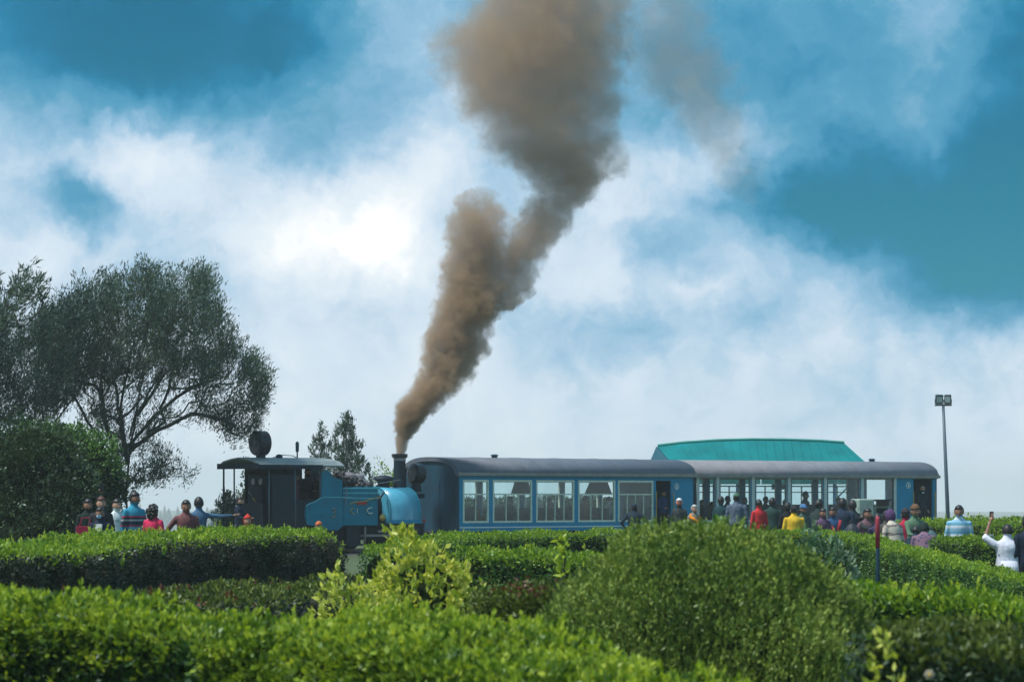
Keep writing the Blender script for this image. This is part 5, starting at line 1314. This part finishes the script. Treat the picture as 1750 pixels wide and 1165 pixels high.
# ------------------------------------------------------------------ smoke
def smoke():
    D = CHIM.y; sc = D / F
    A = [(775, 684, 9), (755, 686, 12), (729, 695, 23), (699, 710, 36), (665, 742, 52), (622, 768, 52), (579, 784, 58), (536, 797, 66), (493, 812, 68), (450, 815, 70), (407, 812, 60), (364, 815, 55), (335, 820, 38), (312, 826, 2)]
    B = [(560, 838, 2), (540, 846, 22), (500, 862, 48), (450, 885, 46), (407, 912, 50), (364, 940, 52), (330, 975, 66), (297, 972, 96), (260, 948, 120), (223, 936, 128), (186, 920, 155), (149, 910, 160), (111, 908, 172), (74, 912, 176), (37, 922, 168), (0, 936, 145), (-60, 945, 120), (-140, 955, 90), (-190, 960, 3)]
    C = [(360, 1290, 3), (310, 1268, 50), (250, 1235, 66), (200, 1208, 84), (160, 1178, 100), (100, 1160, 104), (40, 1145, 92), (0, 1140, 75), (-80, 1130, 3)]
    o = CHIM.copy()
    X = lambda px: (px - CX) * sc - o.x; Z = lambda py: EYE - (py - HY) * sc - o.z
    mb = MB()
    for col, ky in ((A, .8), (B, .75), (C, .6)):
        pts = [(X(c_), 0, Z(y)) for y, c_, r in col]; rad = [max(.02, r * sc * 1.22) for y, c_, r in col]; n = 18; vs = []
        for (p, r) in zip(pts, rad):
            for k in range(n): a = 6.28318 * k / n; vs.append((p[0] + r * math.cos(a), r * ky * math.sin(a), p[2]))
        fs = [tuple(range(n)), tuple((len(pts) - 1) * n + k for k in range(n))[::-1]] + [(i * n + k, (i + 1) * n + k, (i + 1) * n + (k + 1) % n, i * n + (k + 1) % n) for i in range(len(pts) - 1) for k in range(n)]
        mb.add(vs, fs)
    me0 = bpy.data.meshes.new('t'); me0.from_pydata(mb.v, [], mb.f); ob = bpy.data.objects.new('t', me0); COL.objects.link(ob)
    bm = bmesh.new(); bm.from_mesh(me0); bmesh.ops.recalc_face_normals(bm, faces=bm.faces); bm.to_mesh(me0); bm.free()
    rm = ob.modifiers.new('r', 'REMESH'); rm.mode = 'VOXEL'; rm.voxel_size = .07
    dg = bpy.context.evaluated_depsgraph_get(); me = bpy.data.meshes.new_from_object(ob.evaluated_get(dg)); bpy.data.objects.remove(ob)
    m = bpy.data.materials.new('coal_smoke'); m.use_nodes = True; T = NT(m.node_tree); T.n.clear(); me.materials.clear(); me.materials.append(m)
    co = T.add('ShaderNodeTexCoord').outputs['Object']
    w1 = T.noise(co, .75, 2, .5).outputs['Color']; w2 = T.noise(co, 2.6, 3, .6).outputs['Color']
    sp0 = T.add('ShaderNodeSeparateXYZ', {0: co})
    wamp = T.add('ShaderNodeMapRange', {0: sp0.outputs[2], 1: 0, 2: 2.5, 3: .12, 4: 1.0}).outputs[0]
    wv = T.vmath('ADD', T.vmath('MULTIPLY', T.vmath('SUBTRACT', w1, (.5, .5, .5)), (1.0, 1.0, 1.0)), T.vmath('MULTIPLY', T.vmath('SUBTRACT', w2, (.5, .5, .5)), (.85, .85, .85)))
    w3 = T.noise(co, 7.0, 3, .65).outputs['Color']
    wv = T.vmath('ADD', wv, T.vmath('MULTIPLY', T.vmath('SUBTRACT', w3, (.5, .5, .5)), (.42, .42, .42)))
    wn_ = T.vmath('SCALE', wv); T.l.new(wamp, wn_.node.inputs['Scale'])
    q = T.vmath('ADD', co, wn_); sp = T.add('ShaderNodeSeparateXYZ', {0: q}); x, y, z = sp.outputs
    z0, z1 = Z(790), Z(-200); x0, x1 = X(640), X(1340)
    zt = T.math('DIVIDE', T.math('SUBTRACT', z, z0), z1 - z0, clamp=True)
    def column(col, ky):
        st = [((Z(yy) - z0) / (z1 - z0), ((X(c_) - x0) / (x1 - x0), r * sc / 4.0, 0)) for yy, c_, r in col]
        lo = min(st)[0]; hi = max(st)[0]; st = [(max(0, lo - .004), (min(st)[1][0], 0, 0))] + st + [(min(1, hi + .004), (max(st)[1][0], 0, 0))]
        c_ = T.add('ShaderNodeSeparateColor', {0: T.ramp(zt, st)})
        cx = T.math('MULTIPLY_ADD', c_.outputs[0], x1 - x0, x0); r = T.math('MAXIMUM', T.math('MULTIPLY', c_.outputs[1], 4.0), .004)
        dx = T.math('DIVIDE', T.math('SUBTRACT', x, cx), r); dy = T.math('DIVIDE', T.math('DIVIDE', y, r), ky)
        return T.math('SUBTRACT', 1.0, T.math('SQRT', T.math('ADD', T.math('MULTIPLY', dx, dx), T.math('MULTIPLY', dy, dy))))
    a, b_, c2 = column(A, .8), column(B, .75), column(C, .6)
    nz = T.noise(q, 1.5, 5, .62).outputs['Fac']
    main = T.math('MAXIMUM', a, b_)
    amp = T.add('ShaderNodeMapRange', {0: sp0.outputs[2], 1: 0, 2: 2.0, 3: .15, 4: 1.15}).outputs[0]
    nn = T.math('MULTIPLY', T.math('SUBTRACT', nz, .47), amp)
    den = T.math('SUBTRACT', main, nn)
    d1 = T.add('ShaderNodeMapRange', {0: den, 1: -.06, 2: .26, 3: 0, 4: 1}, interpolation_type='SMOOTHSTEP').outputs[0]
    tall = T.add('ShaderNodeMapRange', {0: sp0.outputs[2], 1: 0, 2: 9, 3: 5.0, 4: .85}).outputs[0]
    foot = T.add('ShaderNodeMapRange', {0: sp0.outputs[2], 1: 0, 2: 1.6, 3: 12.0, 4: 0.0}).outputs[0]
    d1 = T.math('MULTIPLY', d1, T.math('ADD', tall, foot))
    dw_ = T.add('ShaderNodeMapRange', {0: T.math('SUBTRACT', c2, T.math('MULTIPLY', T.math('SUBTRACT', nz, .47), 1.5)), 1: -.05, 2: .4, 3: 0, 4: .42}, interpolation_type='SMOOTHSTEP').outputs[0]
    dens = T.math('ADD', d1, dw_)
    pv = T.add('ShaderNodeVolumePrincipled', {'Density': dens, 'Color': (.60, .455, .32, 1), 'Anisotropy': .25})
    out = T.add('ShaderNodeOutputMaterial'); T.l.new(pv.outputs[0], out.inputs['Volume'])
    ob = link('smoke_plume', me, None, o); tag(ob, 'tall brown plume of coal smoke rising from the locomotive chimney', 'smoke')
    m.cycles.volume_step_rate = 1.0
smoke()

# ------------------------------------------------------------------ air
hz = MB(); hz.box((-4700, -4700, -64), (4700, 4700, 26))
m = bpy.data.materials.new('valley_haze'); m.use_nodes = True; T = NT(m.node_tree); T.n.clear()
pv = T.add('ShaderNodeVolumePrincipled', {'Density': .00036, 'Color': (.92, .96, 1.0, 1), 'Anisotropy': .2})
out = T.add('ShaderNodeOutputMaterial'); T.l.new(pv.outputs[0], out.inputs['Volume'])
tag(hz.build('haze', m), kind='stuff')
